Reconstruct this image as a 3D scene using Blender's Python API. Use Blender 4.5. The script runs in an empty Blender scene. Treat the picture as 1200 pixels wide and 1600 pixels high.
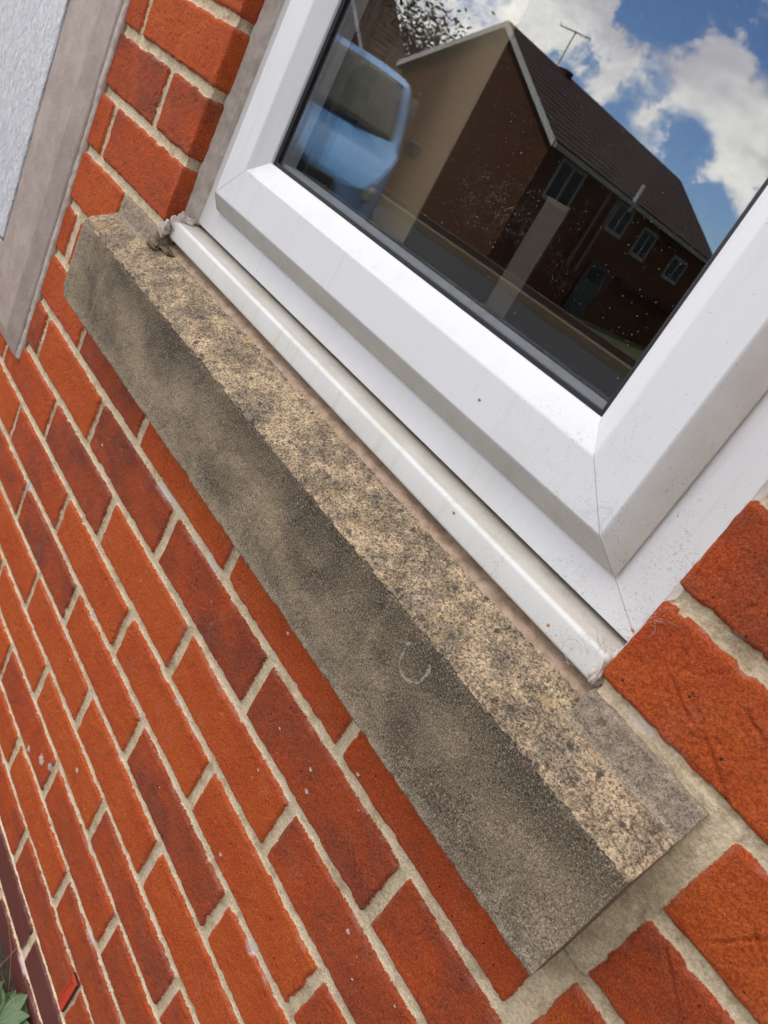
import bpy, bmesh, math, random
import numpy as np
from mathutils import Vector, Matrix

# ------------------------------------------------------------------ camera
S = bpy.context.scene
COL = S.collection
R = [[0.5579012, 0.6824261, 0.4722721], [0.6256805, 0.0279950, -0.7795769], [-0.5452249, 0.7304183, -0.4113623]]
CAM = Vector((0.0100086, -0.4296263, 0.3609779))
cd = bpy.data.cameras.new('camera'); cam = bpy.data.objects.new('camera', cd); COL.objects.link(cam)
rx, dn, fw = Vector(R[0]), Vector(R[1]), Vector(R[2])
M = Matrix(((rx.x, -dn.x, -fw.x, CAM.x), (rx.y, -dn.y, -fw.y, CAM.y), (rx.z, -dn.z, -fw.z, CAM.z), (0, 0, 0, 1)))
cam.matrix_world = M
cd.sensor_fit = 'HORIZONTAL'; cd.sensor_width = 36; cd.lens = 36 * 1139.49 / 1200
cd.clip_start = 0.01; cd.clip_end = 3000
cd.dof.use_dof = True; cd.dof.focus_distance = 0.62; cd.dof.aperture_fstop = 21
S.camera = cam
S.view_settings.view_transform = 'Standard'; S.view_settings.look = 'None'
S.view_settings.gamma = 1; S.view_settings.exposure = 0.86
S.cycles.max_bounces = 8; S.cycles.transparent_max_bounces = 12

# ------------------------------------------------------------------ node helper
class NT:
    def __init__(s, tree): s.t = tree; s.n = tree.nodes; s.l = tree.links
    def node(s, typ, ins=None, **kw):
        n = s.n.new(typ)
        for k, v in kw.items(): setattr(n, k, v)
        if ins:
            for k, v in ins.items(): s.put(n.inputs[k], v)
        return n
    def put(s, sock, v):
        if isinstance(v, bpy.types.NodeSocket): s.l.new(v, sock)
        elif isinstance(v, bpy.types.Node): s.l.new(v.outputs[0], sock)
        else:
            if isinstance(v, (tuple, list)) and len(v) == 3 and sock.type == 'RGBA': v = (*v, 1)
            sock.default_value = v
    def math(s, op, a, b=None, c=None, clamp=False):
        n = s.n.new('ShaderNodeMath'); n.operation = op; n.use_clamp = clamp
        s.put(n.inputs[0], a)
        if b is not None: s.put(n.inputs[1], b)
        if c is not None: s.put(n.inputs[2], c)
        return n.outputs[0]
    def mix(s, f, a, b, blend='MIX'):
        n = s.n.new('ShaderNodeMix'); n.data_type = 'RGBA'; n.blend_type = blend
        s.put(n.inputs[0], f); s.put(n.inputs[6], a); s.put(n.inputs[7], b)
        return n.outputs[2]
    def ss(s, v, lo, hi, a=0.0, b=1.0):
        n = s.n.new('ShaderNodeMapRange'); n.interpolation_type = 'SMOOTHSTEP'
        s.put(n.inputs[0], v); s.put(n.inputs[1], lo); s.put(n.inputs[2], hi); s.put(n.inputs[3], a); s.put(n.inputs[4], b)
        return n.outputs[0]
    def noise(s, vec, scale, detail=3, rough=0.5, dist=0.0):
        n = s.node('ShaderNodeTexNoise', {'Vector': vec, 'Scale': scale, 'Detail': detail, 'Roughness': rough, 'Distortion': dist})
        return n.outputs[0]
    def vor(s, vec, scale, rand=1.0, feature='F1'):
        n = s.node('ShaderNodeTexVoronoi', {'Vector': vec, 'Scale': scale, 'Randomness': rand}, feature=feature)
        return n
    def mapv(s, vec, scale=(1, 1, 1), loc=(0, 0, 0), rot=(0, 0, 0)):
        n = s.node('ShaderNodeMapping', {'Vector': vec}); n.inputs['Scale'].default_value = scale
        n.inputs['Location'].default_value = loc; n.inputs['Rotation'].default_value = rot
        return n.outputs[0]
    def attr(s, name):
        n = s.n.new('ShaderNodeAttribute'); n.attribute_name = name; return n.outputs['Fac']
    def bump(s, h, dist, strength=1.0, normal=None):
        n = s.node('ShaderNodeBump', {'Height': h, 'Distance': dist, 'Strength': strength})
        if normal is not None: s.put(n.inputs['Normal'], normal)
        return n.outputs[0]

def mat(name):
    m = bpy.data.materials.new(name); m.use_nodes = True
    t = NT(m.node_tree); b = m.node_tree.nodes['Principled BSDF']
    t.b = b
    t.obj = t.node('ShaderNodeTexCoord').outputs['Object']
    return m, t

def simple(name, col, rough=0.5, metal=0.0, nscale=30, namp=0.15, bump=0.0, spec=0.5):
    m, t = mat(name)
    n = t.noise(t.obj, nscale, 5, 0.6)
    c = t.mix(n, tuple(x * (1 - namp) for x in col), tuple(min(1, x * (1 + namp)) for x in col))
    t.put(t.b.inputs['Base Color'], c); t.b.inputs['Roughness'].default_value = rough
    t.b.inputs['Metallic'].default_value = metal; t.b.inputs['Specular IOR Level'].default_value = spec
    if bump: t.put(t.b.inputs['Normal'], t.bump(n, bump))
    return m

# ------------------------------------------------------------------ world: sky with cumulus clouds
SUN_EL, SUN_AZ = 52, -20         # sun is behind the house: azimuth from +Y towards +X (negative = -X)
w = bpy.data.worlds.new('World'); S.world = w; w.use_nodes = True
t = NT(w.node_tree); bg = w.node_tree.nodes['Background']
sky = t.node('ShaderNodeTexSky'); sky.sky_type = 'NISHITA'; sky.sun_disc = False
sky.sun_elevation = math.radians(SUN_EL); sky.sun_rotation = math.radians(SUN_AZ)
sky.air_density = 1.0; sky.dust_density = 0.6; sky.ozone_density = 1.6
gen = t.node('ShaderNodeTexCoord').outputs['Generated']
nrm = t.node('ShaderNodeVectorMath', {0: gen}, operation='NORMALIZE').outputs[0]
def skydir(az, el):              # az/el as seen in the window's reflection
    a, e = math.radians(az), math.radians(el)
    return (math.cos(e) * math.sin(a), -math.cos(e) * math.cos(a), math.sin(e))
def blob(az, el, r0, r1):
    d = t.node('ShaderNodeVectorMath', {0: nrm, 1: skydir(az, el)}, operation='DISTANCE').outputs['Value']
    d = t.math('ADD', d, bw)
    return t.ss(d, math.radians(r0), math.radians(r1), 1, 0)
bw = t.math('MULTIPLY', t.math('SUBTRACT', t.noise(nrm, 11, 7, .68), .5), .19)
sv = t.mapv(nrm, (1, 1, 1.9))
warp = t.node('ShaderNodeTexNoise', {'Vector': sv, 'Scale': 9.0, 'Detail': 3})
wv = t.node('ShaderNodeVectorMath', {0: warp.outputs['Color'], 1: (0.06, 0.06, 0.06)}, operation='MULTIPLY').outputs[0]
sv2 = t.node('ShaderNodeVectorMath', {0: sv, 1: wv}, operation='ADD').outputs[0]
n1 = t.noise(sv2, 7.0, 9, 0.62)
pos = 0.0
base = n1
CL_POS = [(-44.5, 10.5, 1, 5.0, .30), (-42.5, 14.6, 1, 2.8, .25), (-33.2, 12.6, .6, 4.2, .34), (-39.0, 10.3, 1, 3.2, .26), (-28.2, 11.2, .6, 4.6, .34), (-27.4, 7.2, .2, 1.5, .20), (-54, 8, 1, 6, .28), (-35.6, 8.8, .4, 1.6, .18), (-30.2, 7.0, .2, 1.1, .12)]
CL_NEG = [(-38.2, 14.2, .4, 2.6, .40), (-32.2, 8.6, .3, 3.2, .26), (-29.5, 16.4, .6, 3.4, .36), (-28.8, 6.0, .5, 2.2, .20)]
for (a, e, r0, r1, k) in CL_POS: base = t.math('ADD', base, t.math('MULTIPLY', blob(a, e, r0, r1), k * .7))
for (a, e, r0, r1, k) in CL_NEG: base = t.math('SUBTRACT', base, t.math('MULTIPLY', blob(a, e, r0, r1), k))
dc = t.node('ShaderNodeVectorMath', {0: nrm, 1: skydir(-36, 10)}, operation='DISTANCE').outputs['Value']
base = t.math('ADD', base, t.ss(dc, .22, .50, 0, .16))
cm = t.ss(base, 0.475, 0.65)
shade = t.ss(t.noise(t.mapv(sv2, (1, 1, 1), (0, 0, .045)), 7.0, 8, 0.6), 0.36, 0.68)
ccol = t.mix(shade, (13.5, 13.0, 14.2), (25.0, 24.2, 23.2))
dd = t.node('ShaderNodeVectorMath', {0: nrm, 1: Vector((-.62, -.20, .76)).normalized()}, operation='DOT_PRODUCT').outputs['Value']
far_k = t.math('MULTIPLY', t.ss(dc, .25, .45), t.ss(dd, -.1, .97, .93, .12))      # added dimming away from the reflected patch, less towards upper left, for directional light
ccol = t.mix(1.0, ccol, t.node('ShaderNodeCombineColor', {0: t.math('SUBTRACT', 1, far_k), 1: t.math('SUBTRACT', 1, far_k), 2: t.math('SUBTRACT', 1, far_k)}).outputs[0], 'MULTIPLY')
skyc = t.mix(1.0, sky.outputs[0], (1.35, 1.62, 2.2), 'MULTIPLY')
t.put(bg.inputs['Color'], t.mix(cm, skyc, ccol)); bg.inputs['Strength'].default_value = 0.12

ld = bpy.data.lights.new('sun', 'SUN'); ld.energy = 3.2; ld.angle = math.radians(0.5); ld.color = (1, 0.95, 0.87)
sun = bpy.data.objects.new('sun', ld); COL.objects.link(sun)
a, e = math.radians(SUN_AZ), math.radians(SUN_EL)
sdir = Vector((math.sin(a) * math.cos(e), math.cos(a) * math.cos(e), math.sin(e)))
sun.rotation_euler = sdir.to_track_quat('Z', 'Y').to_euler()

# ------------------------------------------------------------------ object helpers
def tag(o, label=None, cat=None, group=None, kind=None):
    if label: o['label'] = label
    if cat: o['category'] = cat
    if group: o['group'] = group
    if kind: o['kind'] = kind
    return o
def empty(name, loc, label, cat, group=None, rz=0):
    o = bpy.data.objects.new(name, None); COL.objects.link(o); o.location = loc; o.rotation_euler = (0, 0, rz)
    o.empty_display_size = 0.1
    return tag(o, label, cat, group)
def link(name, me, m, parent=None, smooth=False):
    o = bpy.data.objects.new(name, me); COL.objects.link(o)
    if m is not None: me.materials.append(m)
    if parent is not None: o.parent = parent
    if smooth: me.polygons.foreach_set('use_smooth', [True] * len(me.polygons))
    return o
def pydata(name, vs, fs, m, parent=None, smooth=False):
    me = bpy.data.meshes.new(name); me.from_pydata([tuple(v) for v in vs], [], [tuple(f) for f in fs]); me.update()
    return link(name, me, m, parent, smooth)
class MB:
    def __init__(s): s.v = []; s.f = []
    def add(s, vs, fs):
        n = len(s.v); s.v += [tuple(v) for v in vs]; s.f += [tuple(i + n for i in f) for f in fs]; return s
    def box(s, x0, x1, y0, y1, z0, z1):
        return s.add([(x0, y0, z0), (x1, y0, z0), (x1, y1, z0), (x0, y1, z0), (x0, y0, z1), (x1, y0, z1), (x1, y1, z1), (x0, y1, z1)],
                     [(0, 3, 2, 1), (4, 5, 6, 7), (0, 1, 5, 4), (1, 2, 6, 5), (2, 3, 7, 6), (3, 0, 4, 7)])
    def prism(s, poly, axis, a0, a1):
        # poly: 2D points in the plane of the other two axes (in x,y,z order)
        n = len(poly)
        def P(p, a):
            q = list(p); q.insert(axis, a); return q
        vs = [P(p, a0) for p in poly] + [P(p, a1) for p in poly]
        fs = [tuple(range(n))[::-1], tuple(range(n, 2 * n))] + [(i, (i + 1) % n, n + (i + 1) % n, n + i) for i in range(n)]
        return s.add(vs, fs)
    def tube(s, pts, r, k=5):
        pts = [Vector(p) for p in pts]; rings = []
        for i, p in enumerate(pts):
            d = (pts[min(i + 1, len(pts) - 1)] - pts[max(i - 1, 0)]).normalized()
            a = d.orthogonal().normalized(); b = d.cross(a)
            rr = r[i] if isinstance(r, (list, tuple)) else r
            rings.append([p + (a * math.cos(2 * math.pi * j / k) + b * math.sin(2 * math.pi * j / k)) * rr for j in range(k)])
        vs = [v for q in rings for v in q]
        fs = [(i * k + j, i * k + (j + 1) % k, (i + 1) * k + (j + 1) % k, (i + 1) * k + j) for i in range(len(pts) - 1) for j in range(k)]
        fs += [tuple(range(k))[::-1], tuple(range(len(vs) - k, len(vs)))]
        return s.add(vs, fs)
    def build(s, name, m, parent=None, smooth=False, bevel=0, seg=2):
        o = pydata(name, s.v, s.f, m, parent, smooth)
        bm = bmesh.new(); bm.from_mesh(o.data); bmesh.ops.recalc_face_normals(bm, faces=bm.faces); bm.to_mesh(o.data); bm.free()
        if bevel:
            b = o.modifiers.new('bevel', 'BEVEL'); b.width = bevel; b.segments = seg; b.limit_method = 'ANGLE'; b.angle_limit = math.radians(25)
            o.data.polygons.foreach_set('use_smooth', [True] * len(o.data.polygons))
            wn = o.modifiers.new('wn', 'WEIGHTED_NORMAL'); wn.keep_sharp = True
        return o

# ------------------------------------------------------------------ numpy noise
def hsh(ix, iy, seed):
    h = (ix.astype(np.int64) * 374761393 + iy.astype(np.int64) * 668265263 + seed * 1442695041) & 0x7fffffff
    h = ((h ^ (h >> 13)) * 1274126177) & 0x7fffffff
    h = (h ^ (h >> 16)) & 0xffffff
    return h / float(0xffffff)
def vn(x, y, seed=0):
    ix = np.floor(x); iy = np.floor(y); fx = x - ix; fy = y - iy
    ix = ix.astype(np.int64); iy = iy.astype(np.int64)
    fx = fx * fx * (3 - 2 * fx); fy = fy * fy * (3 - 2 * fy)
    return (hsh(ix, iy, seed) * (1 - fx) + hsh(ix + 1, iy, seed) * fx) * (1 - fy) + (hsh(ix, iy + 1, seed) * (1 - fx) + hsh(ix + 1, iy + 1, seed) * fx) * fy - 0.5
def fbm(x, y, seed=0, oc=3):
    s = 0; a = 1; n = 0
    for i in range(oc):
        s = s + a * vn(x * 2 ** i, y * 2 ** i, seed + i * 17); n += a; a *= .55
    return s / n * 2
def sstep(x, a, b):
    t_ = np.clip((x - a) / (b - a), 0, 1); return t_ * t_ * (3 - 2 * t_)

# ------------------------------------------------------------------ brickwork pattern (millimetres)
PDX = {(0, 0): 4.0, (0, -225): 1.9, (0, -450): 6.6, (0, -675): -3.7, (0, -900): 5.3, (1, -112.5): -2.6, (1, -337.5): 1.9, (1, -562.5): 5.9, (1, -787.5): 2.0, (1, -1012.5): 3.2, (2, -225): -2.7, (2, -450): -1.0, (2, -675): -3.8, (2, -900): -4.2, (3, -112.5): -1.2, (3, -337.5): 5.4, (3, -562.5): 6.2, (3, -787.5): 4.9, (3, -1012.5): 1.0, (4, -225): -5.2, (4, -450): -2.6, (4, -675): -2.5, (4, -900): -5.4, (5, -337.5): -0.9, (6, -225): 2.2, (5, -562.5): 0.1, (5, -787.5): 0.2, (6, -450): 3.1, (6, -675): -0.8, (7, -337.5): -1.8, (7, -562.5): -2.2, (8, -450): 4.3, (8, -675): 4.8, (9, -562.5): -1.3, (10, -450): -3.9, (-3, -1012.5): 3.1, (-4, -900): 1.2, (-5, -1012.5): 6.8, (-2, -900): -6.5, (-1, -1012.5): -2.0}
ZD = {-75: -0.4, -150: -2.1, -225: -2.2, -300: -1.5, -375: 0.1, -450: 0.2, -525: 2.9, -600: -0.1, -675: 0.6, -750: -4.9, -825: 1.0, 150: 0.5, 225: 2.2, 300: 3.2, 75: -1.0, 0: 0.0}
# tone of single bricks (0 orange .. 1 purple brown), keyed by (row, nominal left perpend)
TONE = {(1, -787.5): .95, (1, -562.5): .8, (1, -337.5): .6, (1, -112.5): .55, (1, -1012.5): .15, (2, -900): .75, (2, -675): .0, (2, -450): .2, (2, -225): .62, (2, -1125): .35,
        (3, -337.5): .12, (3, -562.5): .12, (3, -787.5): .1, (3, -1012.5): .55, (3, -112.5): .4, (4, -900): .65, (4, -675): .15, (4, -450): .66, (4, -225): .05, (4, -1125): .5,
        (0, -225): .30, (0, -450): .18, (0, -675): .12, (0, -900): .62, (0, -1125): .25, (0, 0): .30, (5, -337.5): .1, (5, -562.5): .12, (-1, 0): .5, (-2, 0): .05, (-3, -112.5): .22, (-4, -225): .55, (-4, 0): .4,
        (-3, -1012.5): .35, (-3, -900): .3, (-4, -1125): .6, (-4, -900): .55, (-5, -1012.5): .15, (-5, -1237.5): .3, (-3, -1237.5): .3, (-2, -1125): .08, (-2, -900): .3, (-1, -1237.5): .2, (-1, -1012.5): .3}
SPLAT = [(-233.1, -108.0, 2.2), (-224.0, -126.5, 2.8), (-193.7, -63.8, 2.0), (-118.4, -172.0, 2.6), (-91.0, -196.1, 1.5), (-283.9, -114.2, 1.6), (-279.6, -168.9, 1.8), (-174.4, -85.3, 1.2), (-271.5, -134.3, 1.0), (-561.1, -185.3, 1.5), (-425.8, -121.1, 1.4), (-427.8, -368.4, 1.8), (-449.0, -452.3, 1.8), (-332.5, -40.9, 2.2), (-433.2, -17.8, 2.2), (-263.2, -281.6, 2.2), (-280.5, -181.6, 1.6), (-747.1, -121.9, 2.4), (-53.9, -166.5, 1.5), (-440.9, -103.9, 1.5), (-565.6, -523.0, 3.0), (-637.7, -583.0, 5.5), (-629.5, -388.2, 2.0), (-378.5, -326.8, 1.4), (-600, -560, 9), (-575, -545, 7), (-100, -178, 1.0), (-97, -185, .9), (-94, -190, .9), (-520, -480, 4)]
CREASE = [(10, 205, 62, 232, 1.3), (-70, 188, -40, 176, 1.2), (-150, -112, -118, -146, 1.0), (-165, -110, -120, -150, .9), (-40, 180, 10, 150, 1.4), (-30, 205, -10, 198, 1.0), (55, 120, 40, 90, 1.1), (20, 72, 60, 40, 1.3), (45, 118, 62, 108, 1.4),
          (-560, -190, -520, -230, .8), (-300, -250, -270, -290, .8), (-480, -95, -470, -120, .7), (-190, -340, -160, -352, .9)]
_rc = random.Random(12)
for _i in range(90):
    _x, _z = _rc.uniform(-1000, 110), _rc.uniform(-600, 220)
    if -905 < _x < 5 and _z > -20: continue
    _L = _rc.uniform(8, 34); _a = _rc.gauss(-.35, .45); CREASE.append((_x, _z, _x + _L * math.cos(_a), _z + _L * math.sin(_a), _rc.uniform(.6, 1.2)))
def pattern(u, z, lo=-1e9, hi=1e9, perps=True):
    """u,z in mm -> sdf (positive inside a brick), row, brick left id, random"""
    wu = u + 1.5 * fbm(u / 14, z / 14, 5, 3); wz = z + 1.4 * fbm(u / 12, z / 12, 9, 3)
    wz = wz - 1.6 * vn(u / 160, np.round(z / 75) * 3.1, 3)
    kk = np.arange(-40, 13)
    zc = np.array([-75. * k + ZD.get(-75 * k, ((k * 7919) % 13 - 6) * .2) for k in kk])      # joint k lies above row k
    # row of each vertex
    order = np.argsort(zc); zsr = zc[order]; ksr = kk[order]
    idx = np.clip(np.searchsorted(zsr, wz), 1, len(zsr) - 1)
    ztop = zsr[idx]; zbot = zsr[idx - 1]; row = ksr[idx]
    hb = 5.5 + 1.0 * vn(u / 60, row * 9.7 + 2, 21)
    dz = np.minimum(ztop - wz, wz - zbot) - hb
    dx = np.full_like(u, 1e3); left = np.zeros_like(u)
    for k in np.unique(row):
        m = row == k; x = wu[m]
        off = 0.0 if k % 2 == 0 else 112.5
        ns = np.arange(-14, 8); nom = -off - 225. * ns[::-1] if False else np.sort(-off - 225. * ns)
        act = np.array([n_ + PDX.get((k, n_), ((int(n_ * 2) * 31 + k * 57) % 11 - 5) * .6) for n_ in nom]); hw = np.full(len(nom), 5.7) + np.array([((int(n_ * 2) * 13 + k * 7) % 7 - 2) * .3 for n_ in nom])
        if k == 0: hw[np.argmin(abs(nom))] = 9.5; act[np.argmin(abs(nom))] = 3.0
        if k == -1: hw[np.argmin(abs(nom + 1012.5))] = 10.5
        if k in (-1, -2): j = np.argmin(abs(nom)); act[j] = 3.5; hw[j] = 9.0
        keep = (nom > lo) & (nom < hi) if perps else np.zeros(len(nom), bool)
        nomk, actk, hwk = nom[keep], act[keep], hw[keep]
        if len(actk):
            D = np.full(len(x), 1e3)
            for a_, h_ in zip(actk, hwk): D = np.minimum(D, np.abs(x - a_) - h_)
            dx[m] = D
        j = np.searchsorted(act, x) - 1; left[m] = nom[np.clip(j, 0, len(nom) - 1)]
    # rounded corners
    rc = 3.0
    ax = rc - np.minimum(dx, 1e3); az_ = rc - dz
    sdf = np.where((ax > 0) & (az_ > 0), rc - np.sqrt(np.maximum(ax, 0) ** 2 + np.maximum(az_, 0) ** 2), np.minimum(dx, dz))
    chipn = sstep(vn(u / 11, z / 11, 37), .22, .44) * 3.4 * np.clip(1 - sdf / 6, 0, 1); sdf = sdf - chipn * (row < 10)
    smear = np.clip(fbm(u / 7, z / 7, 31, 3) - .25, 0, 1) * 3.2
    sdf = sdf - smear * (row < 10)
    return sdf, row, left
def brick_fields(u, z, lo=-1e9, hi=1e9, perps=True, edge=None):
    sdf, row, left = pattern(u, z, lo, hi, perps)
    rnd = hsh((left * 2).astype(np.int64), row.astype(np.int64), 77)
    tone = np.clip(rnd * .75, 0, 1) * .8
    for (k, l), v in TONE.items():
        tone[(row == k) & (np.abs(left - l) < 1)] = v
    tone = np.clip(tone, 0, .76) + .62 * fbm(u / 55 + rnd * 40, z / 40 + rnd * 30, 41, 4) * (.45 + .6 * tone) + .12 * fbm(u / 12, z / 9, 43, 3)
    sdf = np.where((z > 128) & (z < 147) & (u > -905) & (u < 12), -3.0, sdf)
    sdf = np.where((z > 2) & (z < 147) & (u > -60) & (u < 11), np.minimum(sdf, u - 12), sdf)
    inside = sdf > 0
    tex = .46 * fbm(u / 3.4, z / 3.2, 51, 2) + .42 * fbm(u / 8.5, z / 7.5, 53, 3) + .55 * fbm(u / 26, z / 18, 61, 2)
    tilt = (hsh(row.astype(np.int64), (left * 2).astype(np.int64), 5) - .5) * 1.2
    hb = -1.9 * (1 - sstep(sdf, 0, 3.4)) + tex * (.9 - .6 * (row >= 10)) + tilt
    for (x0, z0, x1, z1, wd) in CREASE:
        mk = (u > min(x0, x1) - 9) & (u < max(x0, x1) + 9) & (z > min(z0, z1) - 9) & (z < max(z0, z1) + 9)
        if not mk.any(): continue
        uu, zz = u[mk], z[mk]
        dx_, dz_ = x1 - x0, z1 - z0; L2 = dx_ * dx_ + dz_ * dz_
        tt = np.clip(((uu - x0) * dx_ + (zz - z0) * dz_) / L2, 0, 1)
        wob = 3.0 * vn(uu / 8, zz / 8, 91) + 1.2 * vn(uu / 3, zz / 3, 92)
        dd = np.hypot(uu - x0 - tt * dx_, zz - z0 - tt * dz_ + wob)
        hb[mk] += -1.9 * np.exp(-(dd / (wd * .8)) ** 2) * np.sin(math.pi * np.clip(tt, .02, .98)) ** .5 + .5 * np.exp(-((dd - 2.4) / 1.5) ** 2) * (tt > 0) * (tt < 1)
    # small pits
    pit = vn(u / 4.2, z / 4.2, 71); hb = hb - 1.1 * sstep(pit, .36, .47) * (row < 10)
    hm = -4.3 + .7 * np.clip(-sdf / 5, 0, 1) * -1 + .55 * fbm(u / 4, z / 4, 81, 3) + .5 * fbm(u / 30, z / 30, 83, 2)
    near = (u > -30) & (u < 14) & (z > 0) & (z < 152)
    hm = hm + 2.2 * near
    f = sstep(sdf, -.6, .9)
    h = hm * (1 - f) + hb * f
    # efflorescence along the joint below the sill, and scattered
    d1 = np.abs(z + 75 + 2 * vn(u / 30, z * 0, 7))
    eff = np.exp(-(d1 / 9) ** 2) * sstep(fbm(u / 45, z / 60, 101, 3) + .35 * ((u > -680) & (u < -330)) - .25, .12, .6)
    eff = np.maximum(eff, sstep(fbm(u / 60, z / 60, 111, 3), .3, .75) * np.exp(-(np.clip(sdf, 0, 99) / 4) ** 2) * .8)
    sp = np.zeros_like(u)
    for (x, z_, r) in SPLAT:
        d = np.hypot(u - x, z - z_); sp = np.maximum(sp, 1 - d / (r * 1.6))
    sp = np.clip(sp, 0, 1)
    h = h + .6 * sstep(sp, .25, .6) * (f > .5)
    st_ = np.exp(-np.clip(np.hypot(np.maximum(np.maximum(-8 - u, u - 12), 0) / 7., np.maximum(np.maximum(-10 - z, z - 118), 0) / 12.), 0, 9) ** 2) * sstep(fbm(u / 9, z / 14, 141, 3), -.6, .2)
    return dict(stain=st_, sdf=sdf, tone=tone, rnd=rnd, eff=eff, splat=sp, eng=(row >= 10).astype(float), dpc=((row >= 10) & (z < -815)).astype(float)), h

def spaced(a, b, f):
    out = [a]; 
    while out[-1] < b: out.append(out[-1] + f(out[-1]))
    out[-1] = b
    return np.array(out)

# ------------------------------------------------------------------ materials of the near scene
def mat_brick():
    m, t = mat('brickwork')
    sdf, tone, rnd, eff, sp, eng, dpc = [t.attr(n) for n in ('sdf', 'tone', 'rnd', 'eff', 'splat', 'eng', 'dpc')]
    fine = t.noise(t.obj, 1500, 3, .6); mid = t.noise(t.obj, 380, 4, .6); big = t.noise(t.obj, 45, 3, .5)
    edge = t.math('ADD', sdf, t.math('MULTIPLY', t.math('SUBTRACT', mid, .5), 3.0))
    mask = t.ss(edge, -.25, .35)
    r = t.node('ShaderNodeValToRGB', {0: t.math('ADD', tone, t.math('MULTIPLY', t.math('SUBTRACT', big, .5), .5))})
    cr = r.color_ramp; cr.elements[0].position = 0.0; cr.elements[0].color = (.56, .108, .021, 1)
    cr.elements[1].position = 1.0; cr.elements[1].color = (.235, .058, .033, 1)
    e_ = cr.elements.new(.30); e_.color = (.50, .084, .020, 1)
    e_ = cr.elements.new(.62); e_.color = (.38, .074, .027, 1)
    bc = r.outputs[0]
    fm = t.noise(t.obj, 620, 6, .75)
    bc = t.mix(t.ss(fm, .38, .60), t.mix(1, bc, (.62, .54, .50), 'MULTIPLY'), t.mix(1, bc, (1.12, 1.12, 1.1), 'MULTIPLY'))
    bc = t.mix(t.ss(fine, .56, .68), bc, t.mix(.45, bc, (.78, .30, .13)))
    bc = t.mix(t.ss(fine, .40, .27), bc, t.mix(1, bc, (.45, .40, .42), 'MULTIPLY'))
    
    gv = t.vor(t.obj, 260); bc = t.mix(t.math('MULTIPLY', t.ss(gv.outputs['Distance'], .13, .05), t.ss(t.node('ShaderNodeSeparateColor', {0: gv.outputs['Color']}).outputs[0], .86, .90)), bc, (.60, .40, .27))
    pv_ = t.vor(t.mapv(t.obj, loc=(3, 1, 7)), 150)
    bc = t.mix(t.math('MULTIPLY', t.ss(t.math('ADD', pv_.outputs['Distance'], t.math('MULTIPLY', mid, .15)), .26, .18), t.ss(t.node('ShaderNodeSeparateColor', {0: pv_.outputs['Color']}).outputs[0], .80, .84)), bc, (.07, .022, .012))
    du = t.math('MULTIPLY', t.ss(t.noise(t.mapv(t.obj, loc=(8, 8, 8)), 28, 6, .7), .50, .70), t.ss(fm, .40, .60, .25, 1.0))
    bc = t.mix(t.math('MULTIPLY', du, .20), bc, (.52, .27, .18))
    engc = t.mix(big, (.115, .036, .030), (.155, .052, .040))
    bc = t.mix(eng, bc, engc)
    # lime bloom near the arrises
    bloom = t.math('MULTIPLY', t.ss(edge, 5.0, .5), t.ss(t.noise(t.obj, 60, 4, .6), .47, .66))
    bc = t.mix(t.math('MULTIPLY', bloom, .38), bc, (.50, .26, .20))
    effm = t.math('MULTIPLY', t.ss(t.math('ADD', eff, t.math('MULTIPLY', t.math('SUBTRACT', mid, .5), 1.1)), .25, .9), 1.0)
    bc = t.mix(t.math('MULTIPLY', effm, t.ss(edge, 8.0, 1.0)), bc, (.55, .42, .40))
    spm = t.ss(t.math('ADD', sp, t.math('MULTIPLY', t.math('SUBTRACT', mid, .5), 1.2)), .42, .55)
    bc = t.mix(spm, bc, (.62, .50, .42))
    mc = t.mix(t.ss(mid, .3, .7), (.64, .50, .315), (.88, .725, .48))
    mc = t.mix(t.ss(fine, .58, .72), mc, (.62, .54, .42)); mc = t.mix(t.ss(fine, .42, .28), mc, (.22, .17, .115))
    mc = t.mix(t.ss(big, .45, .75), mc, t.mix(1, mc, (.78, .76, .74), 'MULTIPLY'))
    mc = t.mix(t.ss(t.noise(t.mapv(t.obj, loc=(4, 2, 2)), 55, 5, .7), .50, .66), mc, t.mix(1, mc, (.74, .70, .64), 'MULTIPLY'))
    mc = t.mix(t.math('MULTIPLY', t.attr('stain'), .55), mc, t.mix(1, mc, (.60, .57, .53), 'MULTIPLY'))
    mc = t.mix(t.math('MULTIPLY', effm, .8), mc, (.66, .60, .54))
    mc = t.mix(t.math('MULTIPLY', dpc, .7), mc, (.70, .52, .30))
    t.put(t.b.inputs['Base Color'], t.mix(mask, mc, bc))
    t.put(t.b.inputs['Roughness'], t.mix(t.math('MULTIPLY', eng, mask), (.88, .88, .88), (.5, .5, .5)))
    t.b.inputs['Specular IOR Level'].default_value = .18
    hh = t.math('ADD', t.math('MULTIPLY', mid, .7), t.math('MULTIPLY', fm, 1.1))
    hh = t.math('MULTIPLY', hh, t.math('SUBTRACT', 1.0, t.math('MULTIPLY', eng, .85)))
    t.put(t.b.inputs['Normal'], t.bump(hh, .0019, 1.0))
    return m

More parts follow.
